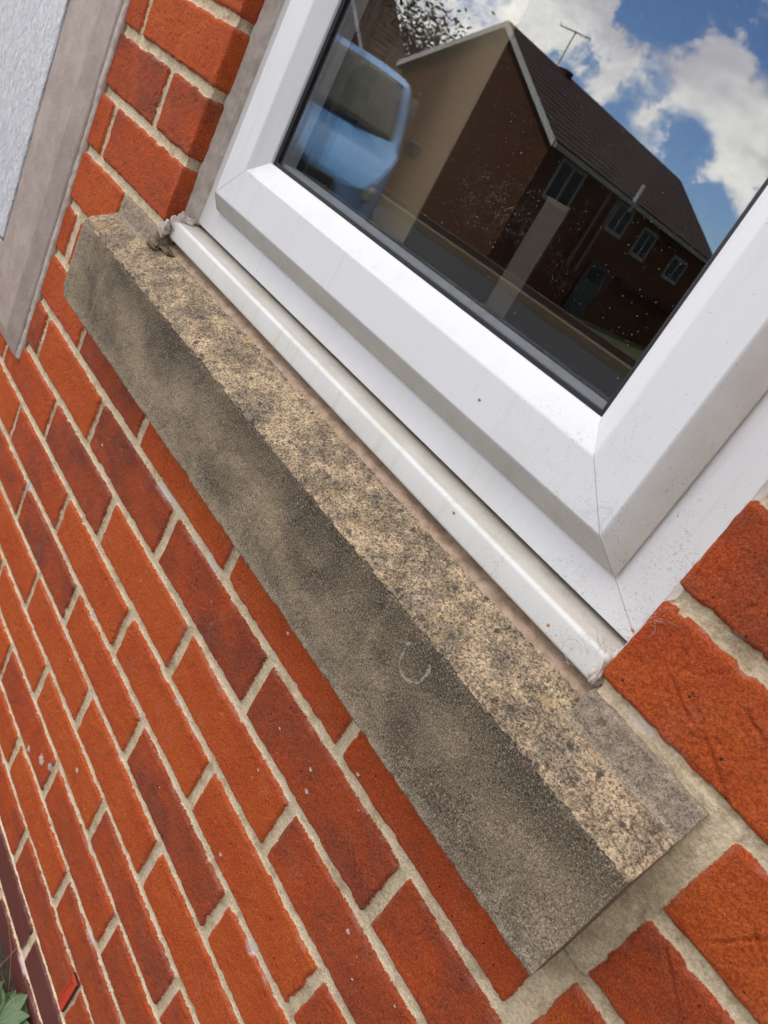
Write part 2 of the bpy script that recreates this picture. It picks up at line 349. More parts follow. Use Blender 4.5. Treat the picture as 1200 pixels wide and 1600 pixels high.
def mat_stone():
    m, t = mat('weathered_stone')
    top, dk, ring, lum = t.attr('top'), t.attr('dk'), t.attr('ring'), t.attr('smooth')
    g = t.noise(t.obj, 820, 3, .75); g2 = t.noise(t.obj, 430, 5, .75); md = t.noise(t.obj, 110, 5, .65); bg_ = t.noise(t.obj, 22, 5, .6); hg = t.noise(t.mapv(t.obj, (1, 1, 2)), 9, 4, .55)
    # front: brown black lichen film over tan sandstone, streaked by rain
    stk = t.noise(t.mapv(t.obj, (1, 1, .22), rot=(0, .35, 0)), 34, 6, .65, .6)
    pt = t.noise(t.mapv(t.obj, (1, 1, 1.6), loc=(3.3, 0, 1.2)), 13, 5, .62)
    fc = t.mix(t.ss(pt, .30, .72), (.120, .092, .062), (.34, .262, .162))
    fc = t.mix(t.math('MULTIPLY', t.ss(stk, .50, .74), .55), fc, (.33, .265, .165))
    fc = t.mix(t.math('MULTIPLY', t.ss(stk, .46, .24), .5), fc, (.07, .053, .038))
    fc = t.mix(t.math('MULTIPLY', dk, .72), fc, (.060, .046, .033))
    fc = t.mix(t.math('MULTIPLY', t.attr('pale'), t.ss(md, .35, .6, .3, .9)), fc, (.36, .29, .20))
    fc = t.mix(t.ss(g, .54, .66), fc, t.mix(.62, fc, (.60, .50, .36))); fc = t.mix(t.ss(g, .50, .38), fc, t.mix(1, fc, (.34, .31, .29), 'MULTIPLY'))
    fc = t.mix(t.math('MULTIPLY', t.ss(t.math('ADD', ring, t.math('MULTIPLY', t.math('SUBTRACT', g2, .5), 1.6)), .62, .95), .75), fc, (.40, .35, .28))
    # top: pale gritty sandstone with dark spots
    md2 = t.noise(t.mapv(t.obj, loc=(1.7, .4, .2)), 42, 8, .82)
    tc = t.mix(t.ss(md2, .40, .62), (.20, .155, .105), (.54, .415, .265))
    tc = t.mix(t.ss(t.math('ADD', bg_, t.math('MULTIPLY', t.math('SUBTRACT', md, .5), .5)), .52, .64), tc, t.mix(.5, tc, (.15, .13, .105)))
    tc = t.mix(t.ss(g2, .40, .56), t.mix(1, tc, (.36, .33, .31), 'MULTIPLY'), t.mix(1, tc, (1.2, 1.18, 1.12), 'MULTIPLY'))
    tc = t.mix(t.ss(g, .56, .74), tc, (.74, .62, .44)); tc = t.mix(t.ss(g, .49, .36), tc, t.mix(1, tc, (.45, .42, .42), 'MULTIPLY'))
    v = t.vor(t.mapv(t.obj, loc=(.3, .2, .8)), 60); sp = t.math('ADD', v.outputs['Distance'], t.math('MULTIPLY', g2, .22))
    tc = t.mix(t.math('MULTIPLY', t.ss(sp, .31, .22), .8), tc, (.062, .052, .048))
    tc = t.mix(t.ss(t.noise(t.mapv(t.obj, loc=(5, 5, 5)), 65, 5, .7), .58, .72), tc, (.085, .073, .062))
    tc = t.mix(t.math('MULTIPLY', t.ss(t.noise(t.mapv(t.obj, loc=(9, 5, 5)), 50, 3, .5), .6, .75), .5), tc, (.50, .34, .15))
    sm = t.mix(t.ss(md, .3, .7), (.22, .172, .12), (.39, .315, .22)); sm = t.mix(t.ss(g, .54, .66), sm, (.46, .39, .30)); sm = t.mix(t.ss(g, .48, .36), sm, (.10, .08, .06))
    tt = t.ss(t.math('ADD', top, t.math('MULTIPLY', t.math('SUBTRACT', g2, .5), 1.3)), .40, .60)
    c = t.mix(tt, fc, tc); c = t.mix(lum, c, sm)
    t.put(t.b.inputs['Base Color'], c); t.b.inputs['Roughness'].default_value = .92; t.b.inputs['Specular IOR Level'].default_value = .2
    hh = t.math('ADD', t.math('MULTIPLY', g2, .8), t.math('ADD', t.math('MULTIPLY', g, .6), t.math('MULTIPLY', md, .5)))
    t.put(t.b.inputs['Normal'], t.bump(hh, .0013, .9))
    return m

def mat_upvc(name, dirt=1.0, base=(.80, .80, .79), grime_shade=(.50, .46, .40)):
    m, t = mat(name)
    big = t.noise(t.mapv(t.obj, (1, 1, 1)), 14, 5, .6)
    c = t.mix(t.ss(big, .45, .8), base, t.mix(.22 * dirt, base, grime_shade))
    # thin grime runs
    run = t.noise(t.mapv(t.obj, (90, 90, 6)), 1.0, 4, .6)
    c = t.mix(t.math('MULTIPLY', t.ss(run, .52, .78), .30 * dirt), c, grime_shade)
    att = t.attr('grime_shade')
    c = t.mix(t.math('MULTIPLY', att, t.ss(t.noise(t.obj, 45, 5, .65), .25, .75, .62, 1.0)), c, (.44, .395, .325))  # tan darkening: dirt on the cill, dirt plus painted shade on sash chamfers
    # specks
    dens = t.ss(t.noise(t.mapv(t.obj, loc=(2, 4, 1)), 11, 3, .5), .40, .72)
    right = t.ss(t.node('ShaderNodeSeparateXYZ', {0: t.obj}).outputs[0], -.75, -.12, .0, 1.0)
    dens = t.math('ADD', t.math('MULTIPLY', dens, .6), t.math('MULTIPLY', right, .5))
    for sc, th in ((170, .085), (330, .10), (90, .045)):
        v = t.vor(t.mapv(t.obj, loc=(sc * .01, .2, .5)), sc)
        k = t.math('MULTIPLY', t.ss(t.math('DIVIDE', v.outputs['Distance'], t.math('ADD', dens, .05)), th, th * .55), t.ss(t.node('ShaderNodeSeparateColor', {0: v.outputs['Color']}).outputs[0], .50, .60))
        c = t.mix(t.math('MULTIPLY', k, .85 * min(1, dirt)), c, (.09, .075, .06))
    # fine web threads and scratches
    brk = t.ss(t.noise(t.obj, 520, 2, .5), .48, .56)
    near_ = t.ss(t.node('ShaderNodeSeparateXYZ', {0: t.obj}).outputs[0], -.34, -.13, .10, 1.0)
    low_ = t.ss(t.node('ShaderNodeSeparateXYZ', {0: t.obj}).outputs[2], .33, .24, .12, 1.0)
    for k_, (sc, wd, off) in enumerate(((58, .0075, 0), (120, .011, 3), (200, .014, 6))):
        wv = t.noise(t.mapv(t.obj, loc=(off, off * .3, 1)), sc, 3, .6, 1.8)
        ln = t.math('ABSOLUTE', t.math('SUBTRACT', wv, .5))
        lm = t.math('MULTIPLY', t.math('MULTIPLY', t.ss(ln, wd, wd * .3), brk), t.ss(t.noise(t.mapv(t.obj, loc=(7 + off, 7, 7)), 38, 3, .6), .50, .62))
        c = t.mix(t.math('MULTIPLY', lm, t.math('MULTIPLY', t.math('MULTIPLY', near_, low_), .85)), c, (.17, .13, .10))
    t.b.inputs['Specular IOR Level'].default_value = .35; t.put(t.b.inputs['Base Color'], c); t.put(t.b.inputs['Roughness'], t.ss(big, .3, .8, .42, .6))
    t.put(t.b.inputs['Normal'], t.bump(t.noise(t.obj, 260, 3, .5), .00006, .6))
    return m

def mat_glass():
    m, t = mat('window_glass'); t.n.remove(t.b)
    out = t.n['Material Output']
    f = t.node('ShaderNodeLayerWeight', {'Blend': .5}).outputs['Facing']
    F = t.math('ADD', .042, t.math('MULTIPLY', t.math('POWER', f, 5.0), .958))
    tr = t.node('ShaderNodeBsdfTransparent', {'Color': (.965, .975, .97)}); gl = t.node('ShaderNodeBsdfGlossy', {'Color': (1, 1, 1), 'Roughness': 0.0})
    # float glass is very slightly wavy
    t.put(gl.inputs['Normal'], t.bump(t.noise(t.obj, 3.0, 1, .4), .00035, 1.0))
    mx = t.node('ShaderNodeMixShader', {0: F, 1: tr, 2: gl})
    # dust specks
    v = t.vor(t.obj, 85); v2 = t.vor(t.mapv(t.obj, loc=(3, 3, 3)), 210)
    k = t.math('MULTIPLY', t.ss(v.outputs['Distance'], .055, .03), t.ss(t.node('ShaderNodeSeparateColor', {0: v.outputs['Color']}).outputs[1], .62, .66))
    k2 = t.math('MULTIPLY', t.ss(v2.outputs['Distance'], .075, .04), t.ss(t.node('ShaderNodeSeparateColor', {0: v2.outputs['Color']}).outputs[1], .70, .74))
    k = t.math('MAXIMUM', k, k2)
    wv = t.math('ABSOLUTE', t.math('SUBTRACT', t.noise(t.obj, 26, 3, .55, 2.0), .5))
    th = t.math('MULTIPLY', t.ss(wv, .0016, .0005), t.ss(t.noise(t.mapv(t.obj, loc=(1, 7, 7)), 16, 2, .5), .60, .68))
    k = t.math('MULTIPLY', t.math('MAXIMUM', k, t.math('MULTIPLY', th, .5)), .45)
    k = t.math('ADD', k, t.math('MULTIPLY', t.ss(t.noise(t.mapv(t.obj, (1, 1, .5)), 12, 5, .7), .35, .9), .006))
    df = t.node('ShaderNodeBsdfDiffuse', {'Color': (.55, .5, .44)})
    mx2 = t.node('ShaderNodeMixShader', {0: k, 1: mx, 2: df})
    t.l.new(mx2.outputs[0], out.inputs[0])
    return m

def mat_meter_door():
    m, t = mat('grained_grp_door')
    t.put(t.b.inputs['Base Color'], t.mix(t.noise(t.obj, 60, 4, .6), (.70, .70, .70), (.82, .82, .82)))
    n = t.noise(t.mapv(t.obj, (260, 260, 45), rot=(0, .12, 0)), 1.0, 4, .6, 1.2); n2 = t.noise(t.mapv(t.obj, (1, 1, .45)), 55, 4, .6)
    t.put(t.b.inputs['Normal'], t.bump(t.math('ADD', n, n2), .0075, 1.0)); t.b.inputs['Roughness'].default_value = .36
    return m
def mat_meter_frame():
    m, t = mat('faded_box_plastic')
    n = t.noise(t.obj, 26, 6, .65); f = t.noise(t.obj, 300, 4, .6)
    c = t.mix(t.ss(n, .3, .75), (.30, .228, .185), (.41, .33, .275)); c = t.mix(t.ss(f, .55, .75), c, (.47, .40, .34))
    s = t.noise(t.mapv(t.obj, (220, 220, 9)), 1, 5, .7); c = t.mix(t.math('MULTIPLY', t.ss(s, .60, .74), .5), c, (.22, .16, .13))
    t.put(t.b.inputs['Base Color'], c); t.b.inputs['Roughness'].default_value = .6
    t.put(t.b.inputs['Normal'], t.bump(t.math('ADD', n, t.math('MULTIPLY', f, .3)), .0012, .8))
    return m
def mat_sealant(name='sealant', c0=(.33, .265, .21), c1=(.50, .43, .36)):
    m, t = mat(name)
    n = t.noise(t.obj, 70, 6, .65)
    s = t.noise(t.mapv(t.obj, (600, 600, 14)), 1, 4, .6)
    c = t.mix(t.ss(n, .3, .7), c0, c1); c = t.mix(t.math('MULTIPLY', t.ss(s, .60, .72), .6), c, tuple(x * .35 for x in c0))
    t.put(t.b.inputs['Base Color'], c); t.b.inputs['Roughness'].default_value = .7
    t.put(t.b.inputs['Normal'], t.bump(t.math('ADD', n, s), .0014, .8))
    return m
M_BRICK = mat_brick(); M_STONE = mat_stone(); M_UPVC = mat_upvc('sash_upvc', .8, (.665, .66, .642)); M_FRAME = mat_upvc('frame_upvc', 1.2, (.66, .655, .635)); M_CILL = mat_upvc('cill_upvc', 1.7, (.68, .675, .625), (.47, .43, .34))
M_GLASS = mat_glass(); M_SEAL = mat_sealant(c0=(.43, .35, .29), c1=(.62, .545, .47)); M_BEAD = mat_sealant('sealant_bead', (.24, .155, .095), (.46, .33, .22))
M_RUBBER = simple('gasket_rubber', (.012, .012, .013), .45, spec=.4); M_SPACER = simple('spacer_aluminium', (.27, .27, .28), .6, .0, 120, .25)
M_SEAM = simple('weld_seam', (.40, .38, .35), .6)

def npmesh(name, V, F, m, parent, attrs, smooth=True):
    me = bpy.data.meshes.new(name)
    me.vertices.add(len(V)); me.vertices.foreach_set('co', V.astype(np.float32).ravel())
    me.loops.add(len(F) * 4); me.polygons.add(len(F))
    me.polygons.foreach_set('loop_start', np.arange(0, len(F) * 4, 4, dtype=np.int32))
    me.loops.foreach_set('vertex_index', F.astype(np.int32).ravel())
    me.polygons.foreach_set('use_smooth', np.full(len(F), smooth)); me.update(); me.validate()
    for k, v in attrs.items():
        a_ = me.attributes.new(k, 'FLOAT', 'POINT'); a_.data.foreach_set('value', v.astype(np.float32).ravel())
    return link(name, me, m, parent)
def gridfaces(nu, nz, off=0):
    i, j = np.meshgrid(np.arange(nu - 1), np.arange(nz - 1), indexing='ij')
    a_ = (i * nz + j).ravel() + off
    return np.stack([a_, a_ + nz, a_ + nz + 1, a_ + 1], 1)

# ================================================================== our house
X0, X1, Z0, Z1, ZS = -1320., 135., -905., 447., 140.
XL, XR = -797., -101.
house = empty('brick_house', (-0.45, 0.0, -0.87), 'orange red brick house wall with white framed window and grey stone sill in close view', 'house')
def at_house(o): o.matrix_parent_inverse = Matrix.Translation(-Vector(house.location)); return o
fx = lambda x: 1.25 + 1.15 * min(1, max(0, (-x - 100) / 900.))
xs = np.concatenate([spaced(X0, XL, fx), spaced(XL, XR, fx)[1:], spaced(XR, X1, fx)[1:]])
fz = lambda z: 1.25 + 1.0 * min(1, max(0, (-z - 50) / 700.))
zlo = spaced(Z0, ZS, fz); zup = spaced(ZS, Z1, lambda z: 1.35)
VV, FF, AT = [], [], {}
def addsheet(X, Y, Z, A, keep=None):
    off = sum(len(v) for v in VV)
    VV.append(np.stack([X, Y, Z], -1).reshape(-1, 3) / 1000.)
    f = gridfaces(X.shape[0], X.shape[1], off)
    if keep is not None:
        cx = keep.ravel(); f = f[cx[f[:, 0] - off] & cx[f[:, 2] - off]]
    FF.append(f)
    for k, v in A.items(): AT.setdefault(k, []).append(v.ravel())
U, Z = np.meshgrid(xs, zlo, indexing='ij')
A, h = brick_fields(U, Z)
keep = ~((U > -885) & (U < -9) & (Z > 8))
addsheet(U, -h, Z, A, keep)
for side in (-1, 1):
    ys = spaced(1.5, 66., lambda y: 1.5)
    fx_ = xs[xs <= XL] if side < 0 else xs[xs >= XR]
    if side < 0: us = np.concatenate([fx_, XL + ys]); c0 = XL
    else: us = np.concatenate([(XR - ys)[::-1], fx_]); c0 = XR
    U, Z = np.meshgrid(us, zup, indexing='ij')
    A, h = brick_fields(U, Z, -1e9 if side < 0 else -95, -812 if side < 0 else 1e9)
    d = np.abs(U - c0); h = h - .9 * (1 - sstep(d, 0, 2.6)) * (A['sdf'] > 0)
    front = (U <= c0) if side < 0 else (U >= c0)
    hc = h.copy()
    if side < 0:
        X = np.where(front, np.minimum(U, c0 + np.where(d < 7, h, 9)), c0 + h)
        Y = np.where(front, -h, np.maximum(U - c0, -h))
    else:
        X = np.where(front, np.maximum(U, c0 - np.where(d < 7, h, 9)), c0 - h)
        Y = np.where(front, -h, np.maximum(c0 - U, -h))
    addsheet(X, Y, Z, A)
V = np.concatenate(VV); F = np.concatenate(FF); AT = {k: np.concatenate(v) for k, v in AT.items()}
wall_part = at_house(npmesh('wall', V, F, M_BRICK, house, AT))
wall_part['label'] = 'orange red brickwork with pale sand mortar joints around the window'

# remaining wall of the house (coarser procedural brickwork), inner leaf, roof
def mat_far_brick(name, c1, c2, mc, sx=1.0):
    m, t = mat(name)
    v = t.node('ShaderNodeSeparateXYZ', {0: t.obj})
    g = t.node('ShaderNodeNewGeometry').outputs['Normal']; gs = t.node('ShaderNodeSeparateXYZ', {0: g})
    side = t.ss(t.math('ABSOLUTE', gs.outputs[0]), .6, .8)
    hx = t.math('ADD', t.math('MULTIPLY', v.outputs[0], t.math('SUBTRACT', 1, side)), t.math('MULTIPLY', v.outputs[1], side))
    cv = t.node('ShaderNodeCombineXYZ', {0: t.math('ADD', hx, 22.5 + .005), 1: t.math('ADD', v.outputs[2], 30.0 + .005)})
    b = t.node('ShaderNodeTexBrick', {'Vector': cv, 'Color1': (0, 0, 0), 'Color2': (1, 1, 1), 'Mortar': (0, 0, 0), 'Scale': 1.0, 'Mortar Size': .005, 'Mortar Smooth': .3, 'Bias': 0.0, 'Brick Width': .225, 'Row Height': .075})
    b.offset = .5; b.offset_frequency = 2
    c = t.mix(b.outputs['Color'], c1, c2); c = t.mix(t.noise(t.obj, 40, 4, .6), c, t.mix(1, c, (.7, .7, .7), 'MULTIPLY'))
    c = t.mix(b.outputs['Fac'], c, mc)
    t.put(t.b.inputs['Base Color'], c); t.b.inputs['Roughness'].default_value = .9
    t.put(t.b.inputs['Normal'], t.bump(t.math('SUBTRACT', t.math('MULTIPLY', t.noise(t.obj, 300, 3, .6), .3), b.outputs['Fac']), .004, 1))
    return m
M_FARB = mat_far_brick('red_brick', (.40, .085, .025), (.26, .062, .028), (.45, .36, .25))
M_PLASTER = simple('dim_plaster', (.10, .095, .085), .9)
M_TILE = simple('roof_tile', (.10, .045, .035), .8, nscale=8, namp=.3)
b = MB()
WX0, WX1, WZ1 = -7.0, 5.0, 4.3
b.box(WX0, X0 / 1000, 0, .10, -.95, WZ1); b.box(X1 / 1000, WX1, 0, .10, -.95, WZ1)
b.box(X0 / 1000, XL / 1000 - .0, 0, .10, Z1 / 1000, WZ1); b.box(XR / 1000, X1 / 1000, 0, .10, Z1 / 1000, WZ1)
b.box(XL / 1000, XR / 1000, 0, .10, 1.13, WZ1)
o = at_house(b.build('outer_wall', M_FARB, house))
b = MB()                                     # inner leaf and closed shell behind the brick face
b.box(X0 / 1000, -.806, .014, .28, -.95, Z1 / 1000); b.box(-.092, X1 / 1000, .014, .28, -.95, Z1 / 1000)
b.box(-.806, -.092, .075, .28, -.95, .145); b.box(-.806, -.092, .014, .075, -.95, -.01)
b.box(WX0, X0 / 1000, .10, .28, -.95, WZ1); b.box(X1 / 1000, WX1, .10, .28, -.95, WZ1)
b.box(X0 / 1000, -.80, .10, .28, Z1 / 1000, WZ1); b.box(-.098, X1 / 1000, .10, .28, Z1 / 1000, WZ1)
b.box(-.80, -.098, .10, .28, 1.12, WZ1)
b.box(WX0, WX0 + .2, .28, 7.0, -.95, WZ1); b.box(WX1 - .2, WX1, .28, 7.0, -.95, WZ1); b.box(WX0, WX1, 7.0, 7.2, -.95, WZ1)
b.box(WX0 + .2, WX1 - .2, 3.6, 3.8, -.95, WZ1); b.box(WX0 + .2, WX1 - .2, .28, 7, 1.55, 1.75); b.box(WX0 + .2, WX1 - .2, .28, 7, -.90, -.62)
at_house(b.build('inner_wall', M_PLASTER, house))
b = MB()
b.prism([(-.35, WZ1 - .05), (3.6, 6.3), (7.6, WZ1 - .05), (7.6, WZ1 + .05), (3.6, 6.42), (-.35, WZ1 + .05)], 0, WX0 - .2, WX1 + .2)
b.prism([(0.0, WZ1), (7.2, WZ1), (3.6, 6.2)], 0, WX0, WX0 + .2); b.prism([(0.0, WZ1), (7.2, WZ1), (3.6, 6.2)], 0, WX1 - .2, WX1)
at_house(b.build('roof', M_TILE, house))

# ------------------------------------------------------------------ stone sill
def build_sill():
    # profile points (y, z) in mm for the window part and for the two stoolings; same parameter count
    prof_w = [(66, 0), (-37.5, 0), (-40, 2.5), (-40.3, 100.5), (-38.5, 103.2), (0, 122.5), (9, 127), (22, 133.5), (62, 141), (80, 141)]
    prof_s = [(66, 0), (-37.5, 0), (-40, 2.5), (-40.3, 100.5), (-38.5, 103.2), (-2.5, 121.3), (-1.6, 123.0), (-1.6, 145.0), (40, 146), (80, 146)]
    segs = [8, 3, 72, 4, 32, 6, 16, 24, 4]
    def expand(pr):
        out = []
        for (p0, p1), n in zip(zip(pr, pr[1:]), segs):
            for i in range(n): out.append((p0[0] + (p1[0] - p0[0]) * i / n, p0[1] + (p1[1] - p0[1]) * i / n))
        out.append(pr[-1]); return np.array(out)
    W, St = expand(prof_w), expand(prof_s)
    xx = spaced(-904, -5.5, lambda x: 1.2 + .8 * min(1, max(0, (-x - 100) / 800.)))
    X, J = np.meshgrid(xx, np.arange(len(W)), indexing='ij')
    st = np.clip(np.maximum((-797 - X) / 2.0, (X + 101) / 2.0), 0, 1)
    Y = W[J, 0] * (1 - st) + St[J, 0] * st; Z = W[J, 1] * (1 - st) + St[J, 1] * st
    front = (J >= sum(segs[:2])) & (J <= sum(segs[:3]))
    top = sstep(Z + Y * 0, 98.5, 103) * (J > sum(segs[:2]))
    gr = fbm(X / 3.2, (Z - Y) / 3.2, 201, 3); lg = fbm(X / 26, (Z - Y) / 20, 203, 3)
    amp = .55 + .5 * top
    n = gr * amp + lg * .7
    edge = np.exp(-((Z - 102) / 3.5) ** 2) * (Y < -34)
    n = n - edge * np.clip(fbm(X / 8, X * 0 + 3, 205, 3) + .15, 0, 1) * 5.0 - edge * np.clip(fbm(X / 2.6, X * 0 + 13, 211, 2), 0, 1) * 1.3
    edgeb = np.exp(-((Z - 1) / 3.0) ** 2) * (Y < -34)
    n = n - edgeb * np.clip(fbm(X / 9, X * 0 + 8, 207, 3) + .1, 0, 1) * 2.2
    n = np.where(J < 4, 0, n)
    # end arrises and chipped left bottom corner
    nl = np.exp(-((X + 904) / 3.0) ** 2); 
    ny, nz = np.where(front, -1., 0.), np.where(front, 0., 1.)
    sl = (J > sum(segs[:3])) & (J <= sum(segs[:5])); ny = np.where(sl, -.45, ny); nz = np.where(sl, .89, nz)
    low = J < sum(segs[:2]); nz = np.where(low, -1., nz)
    vf = (st > .5) & (J > sum(segs[:5])) & (J <= sum(segs[:7])); ny = np.where(vf, -1., ny); nz = np.where(vf, 0., nz)
    Y = Y + ny * n; Z = Z + nz * n
    chip = np.clip(1 - np.hypot((X + 904) / 26., (Z) / 20.), 0, 1) * (Y < -20); X = X + chip * 18
    Y = Y + 2.2 * np.exp(-((X + 904) / 2.2) ** 2) * (Y < -36)
    sm = st * ((J > sum(segs[:5]) - 1) * 1.0)
    sm = np.maximum(sm, st * sstep(Y, -8, -2) * .6 * (J > sum(segs[:4])))
    dk = sstep(Z, 55 + 30 * vn(X / 90, X * 0, 3), 100)  + .5 * sstep(fbm(X / 90, Z / 60, 221, 3), .0, .6)
    dk = np.clip(dk, 0, 1) * sstep(X, -840, -760) * .9
    d = np.hypot((X + 190) / 1.0, (Z - 80) / 1.25); ring = np.exp(-((d - 12.5 + 1.6 * fbm(X / 6, Z / 6, 9, 2)) / 1.5) ** 2) * sstep(Z, 100, 84) * (Y < -30)
    ring = np.maximum(ring, np.exp(-(np.hypot(X + 177, Z - 84) / 2.2) ** 4) * (Y < -30) * 1.4)
    V = np.stack([X, Y, Z], -1).reshape(-1, 3) / 1000.; F = gridfaces(X.shape[0], X.shape[1])
    # end caps
    nj = len(W); caps = []; extra = []
    V = list(V)
    pale = np.clip(np.exp(-((Z - 2) / 9) ** 2) * .9 + np.exp(-((X + 10) / 22) ** 2) * .6 * sstep(Z, 90, 20) + .9 * np.exp(-((X + 900) / 26) ** 2) * .8, 0, 1) * (Y < -30)
    att = dict(pale=pale.ravel(), top=top.ravel(), dk=dk.ravel(), ring=ring.ravel(), smooth=sm.ravel())
    V = np.array(V)
    o = npmesh('stone_sill', V, F, M_STONE, house, att)
    bm = bmesh.new(); bm.from_mesh(o.data); bm.verts.ensure_lookup_table()
    for i in (0, X.shape[0] - 1):
        try: bm.faces.new([bm.verts[i * nj + j] for j in range(nj)])
        except ValueError: pass
    bmesh.ops.recalc_face_normals(bm, faces=bm.faces); bm.to_mesh(o.data); bm.free()
    return at_house(o)
sill = build_sill()
sill['label'] = 'weathered grey sandstone sill with dark lichen front and pale gritty top'

# mortar packed beside the right end of the sill and blobs
def lump(name, c, r, m, parent, seed=0, sub=4, rough=.25):
    bm = bmesh.new(); bmesh.ops.create_icosphere(bm, subdivisions=sub, radius=1)
    rs = random.Random(seed)
    off = rs.uniform(0, 50)
    for v in bm.verts:
        p = v.co.copy(); k = 1 + rough * (math.sin(p.x * 3.1 + off) * math.cos(p.y * 4.3 + off) + .6 * math.sin(p.z * 6.3 + off * 2 + p.x * 4) + .3 * math.sin(p.x * 13 + p.y * 11 + off))
        v.co = Vector((p.x * r[0] * k + c[0], p.y * r[1] * k + c[1], p.z * r[2] * k + c[2])) / 1000
    me = bpy.data.meshes.new(name); bm.to_mesh(me); bm.free()
    return at_house(link(name, me, m, parent, True)) if parent is house else link(name, me, m, parent, True)

# ------------------------------------------------------------------ window
def ring_mesh(name, prof, m, parent, close_back=False):
    """prof: list of (xl, xr, zb, zt, y) rectangles swept, mitred at the corners (mm)"""
    vs, fs = [], []
    for (xl, xr, zb, zt, y) in prof: vs += [(xl, y, zb), (xr, y, zb), (xr, y, zt), (xl, y, zt)]
    n = len(prof)
    for i in range(n - 1):
        for k in range(4):
            a_, b_ = i * 4 + k, i * 4 + (k + 1) % 4
            fs.append((a_, b_, b_ + 4, a_ + 4))
    if close_back:
        for k in range(4):
            a_, b_ = (n - 1) * 4 + k, (n - 1) * 4 + (k + 1) % 4
            fs.append((a_, b_, (k + 1) % 4, k))
    b = MB().add([tuple(c / 1000 for c in v) for v in vs], fs)
    return b
win = ring_mesh('w', [(-800, -98, 171, 1120, 36), (-740, -158, 226, 1060, 36), (-740, -158, 226, 1060, 44), (-740, -158, 226, 1060, 98), (-800, -98, 171, 1120, 98)], None, None, True)
window = at_house(win.build('window', M_FRAME, house, bevel=.0008, seg=3))
window['label'] = 'white plastic casement window reflecting houses, a car and clouds'
def sub(o): o.parent = window; o.matrix_parent_inverse = (house.matrix_world @ Matrix.Identity(4)).inverted() if False else Matrix.Translation(-Vector(house.location)); return o
def subw(o):
    o.parent = window; o.matrix_parent_inverse = Matrix.Identity(4); return o      # window's own basis already sits at the world origin
sash_prof = [(-756, -142, 199.6, 1098, 33.2), (-756, -142, 199.6, 1098, 32.3), (-755.2, -143, 200.4, 1097, 31.2), (-745, -159.5, 217.5, 1080, 16.2), (-742.5, -162, 220, 1077, 15), (-707.5, -196.5, 255.5, 1040, 15), (-704.5, -199.5, 258.5, 1037, 15.8), (-687.5, -214.5, 276, 1019, 26.0), (-686, -216, 277.5, 1017, 27.5), (-686, -216, 277.5, 1017, 31)]
sash = subw(ring_mesh('s', sash_prof + [(-740, -160, 230, 1070, 31.2), (-740, -160, 230, 1070, 33.2)], None, None, True).build('sash', M_UPVC, bevel=.0007, seg=3))
gk = subw(ring_mesh('g', [(-687, -215, 276.5, 1018, 30.2), (-681.5, -220.5, 281.5, 1013, 30.2), (-681.5, -220.5, 281.5, 1013, 33.0), (-687, -215, 276.5, 1018, 33.0)], None, None, True).build('gasket', M_RUBBER, bevel=.0008))
gk2 = subw(ring_mesh('g', [(-692, -210, 272, 1022, 58.3), (-679.5, -222.5, 286, 1009, 58.3), (-679.5, -222.5, 286, 1009, 62), (-705, -198, 262, 1032, 62)], None, None, True).build('gasket', M_RUBBER))
for (y0, y1) in ((33.2, 37.2), (53.6, 57.6)):
    g = MB().box(-.705, -.197, y0 / 1000, y1 / 1000, .258, 1.035); subw(g.build('glass_pane', M_GLASS))
sp = subw(ring_mesh('sp', [(-700, -202, 262, 1030, 37.6), (-680, -221.5, 284, 1011, 37.6), (-680, -221.5, 284, 1011, 53.2), (-700, -202, 262, 1030, 53.2)], None, None, True).build('spacer_bar', M_SPACER))
inn = subw(ring_mesh('in', [(-712, -190, 254, 1042, 62.3), (-686, -216, 278, 1017, 62.3), (-704, -198, 262, 1034, 84), (-735, -165, 232, 1066, 84)], None, None, True).build('inner_bead', simple('inner_bead_plastic', (.10, .10, .10), .5)))
# weld seams along the mitres
sm = MB()
def seam(poly, w0=.28):
    for (p, q) in zip(poly, poly[1:]):
        p, q = Vector(p) / 1000, Vector(q) / 1000; d = (q - p).normalized(); s = d.cross(Vector((0, 1, 0))).normalized() * (w0 / 1000)
        u = Vector((0, -.00012, 0)) if abs(d.y) < .9 else Vector((0, 0, 0)); n_ = s.cross(d).normalized(); n_ = n_ if n_.y < 0 else -n_; n_ = n_ * .00010
        sm.add([p - s + n_, q - s + n_, q + s + n_, p + s + n_, p - s - n_ * 3, q - s - n_ * 3, q + s - n_ * 3, p + s - n_ * 3], [(0, 1, 2, 3), (4, 7, 6, 5), (0, 4, 5, 1), (1, 5, 6, 2), (2, 6, 7, 3), (3, 7, 4, 0)])
P_ = [q for q in sash_prof[2:9]]
nv = len(sash.data.vertices); zz_ = np.zeros(nv); co_ = np.array([tuple(v.co) for v in sash.data.vertices])
zz_[(co_[:, 1] > .0305) & (co_[:, 2] < .205)] = .95; zz_[(co_[:, 1] < .018) & (co_[:, 1] > .0158) & (co_[:, 2] < .219)] = .55
zz_[(co_[:, 1] > .0305) & (co_[:, 0] > -.145)] = .8; zz_[(co_[:, 1] < .018) & (co_[:, 1] > .0158) & (abs(co_[:, 0] + .1595) < .001)] = .45
ga_ = sash.data.attributes.new('grime_shade', 'FLOAT', 'POINT'); ga_.data.foreach_set('value', zz_)  # tan dirt plus painted shade on the chamfers facing down and right
MB_g = ring_mesh('pg', [(-752, -146, 203.5, 1094, 33.2), (-745, -153, 211, 1088, 33.2), (-745, -153, 211, 1088, 35.8), (-752, -146, 203.5, 1094, 35.8)], None, None, True); subw(MB_g.build('gasket', M_RUBBER))  # black ring added behind the flange so the gap shows as a shadow line
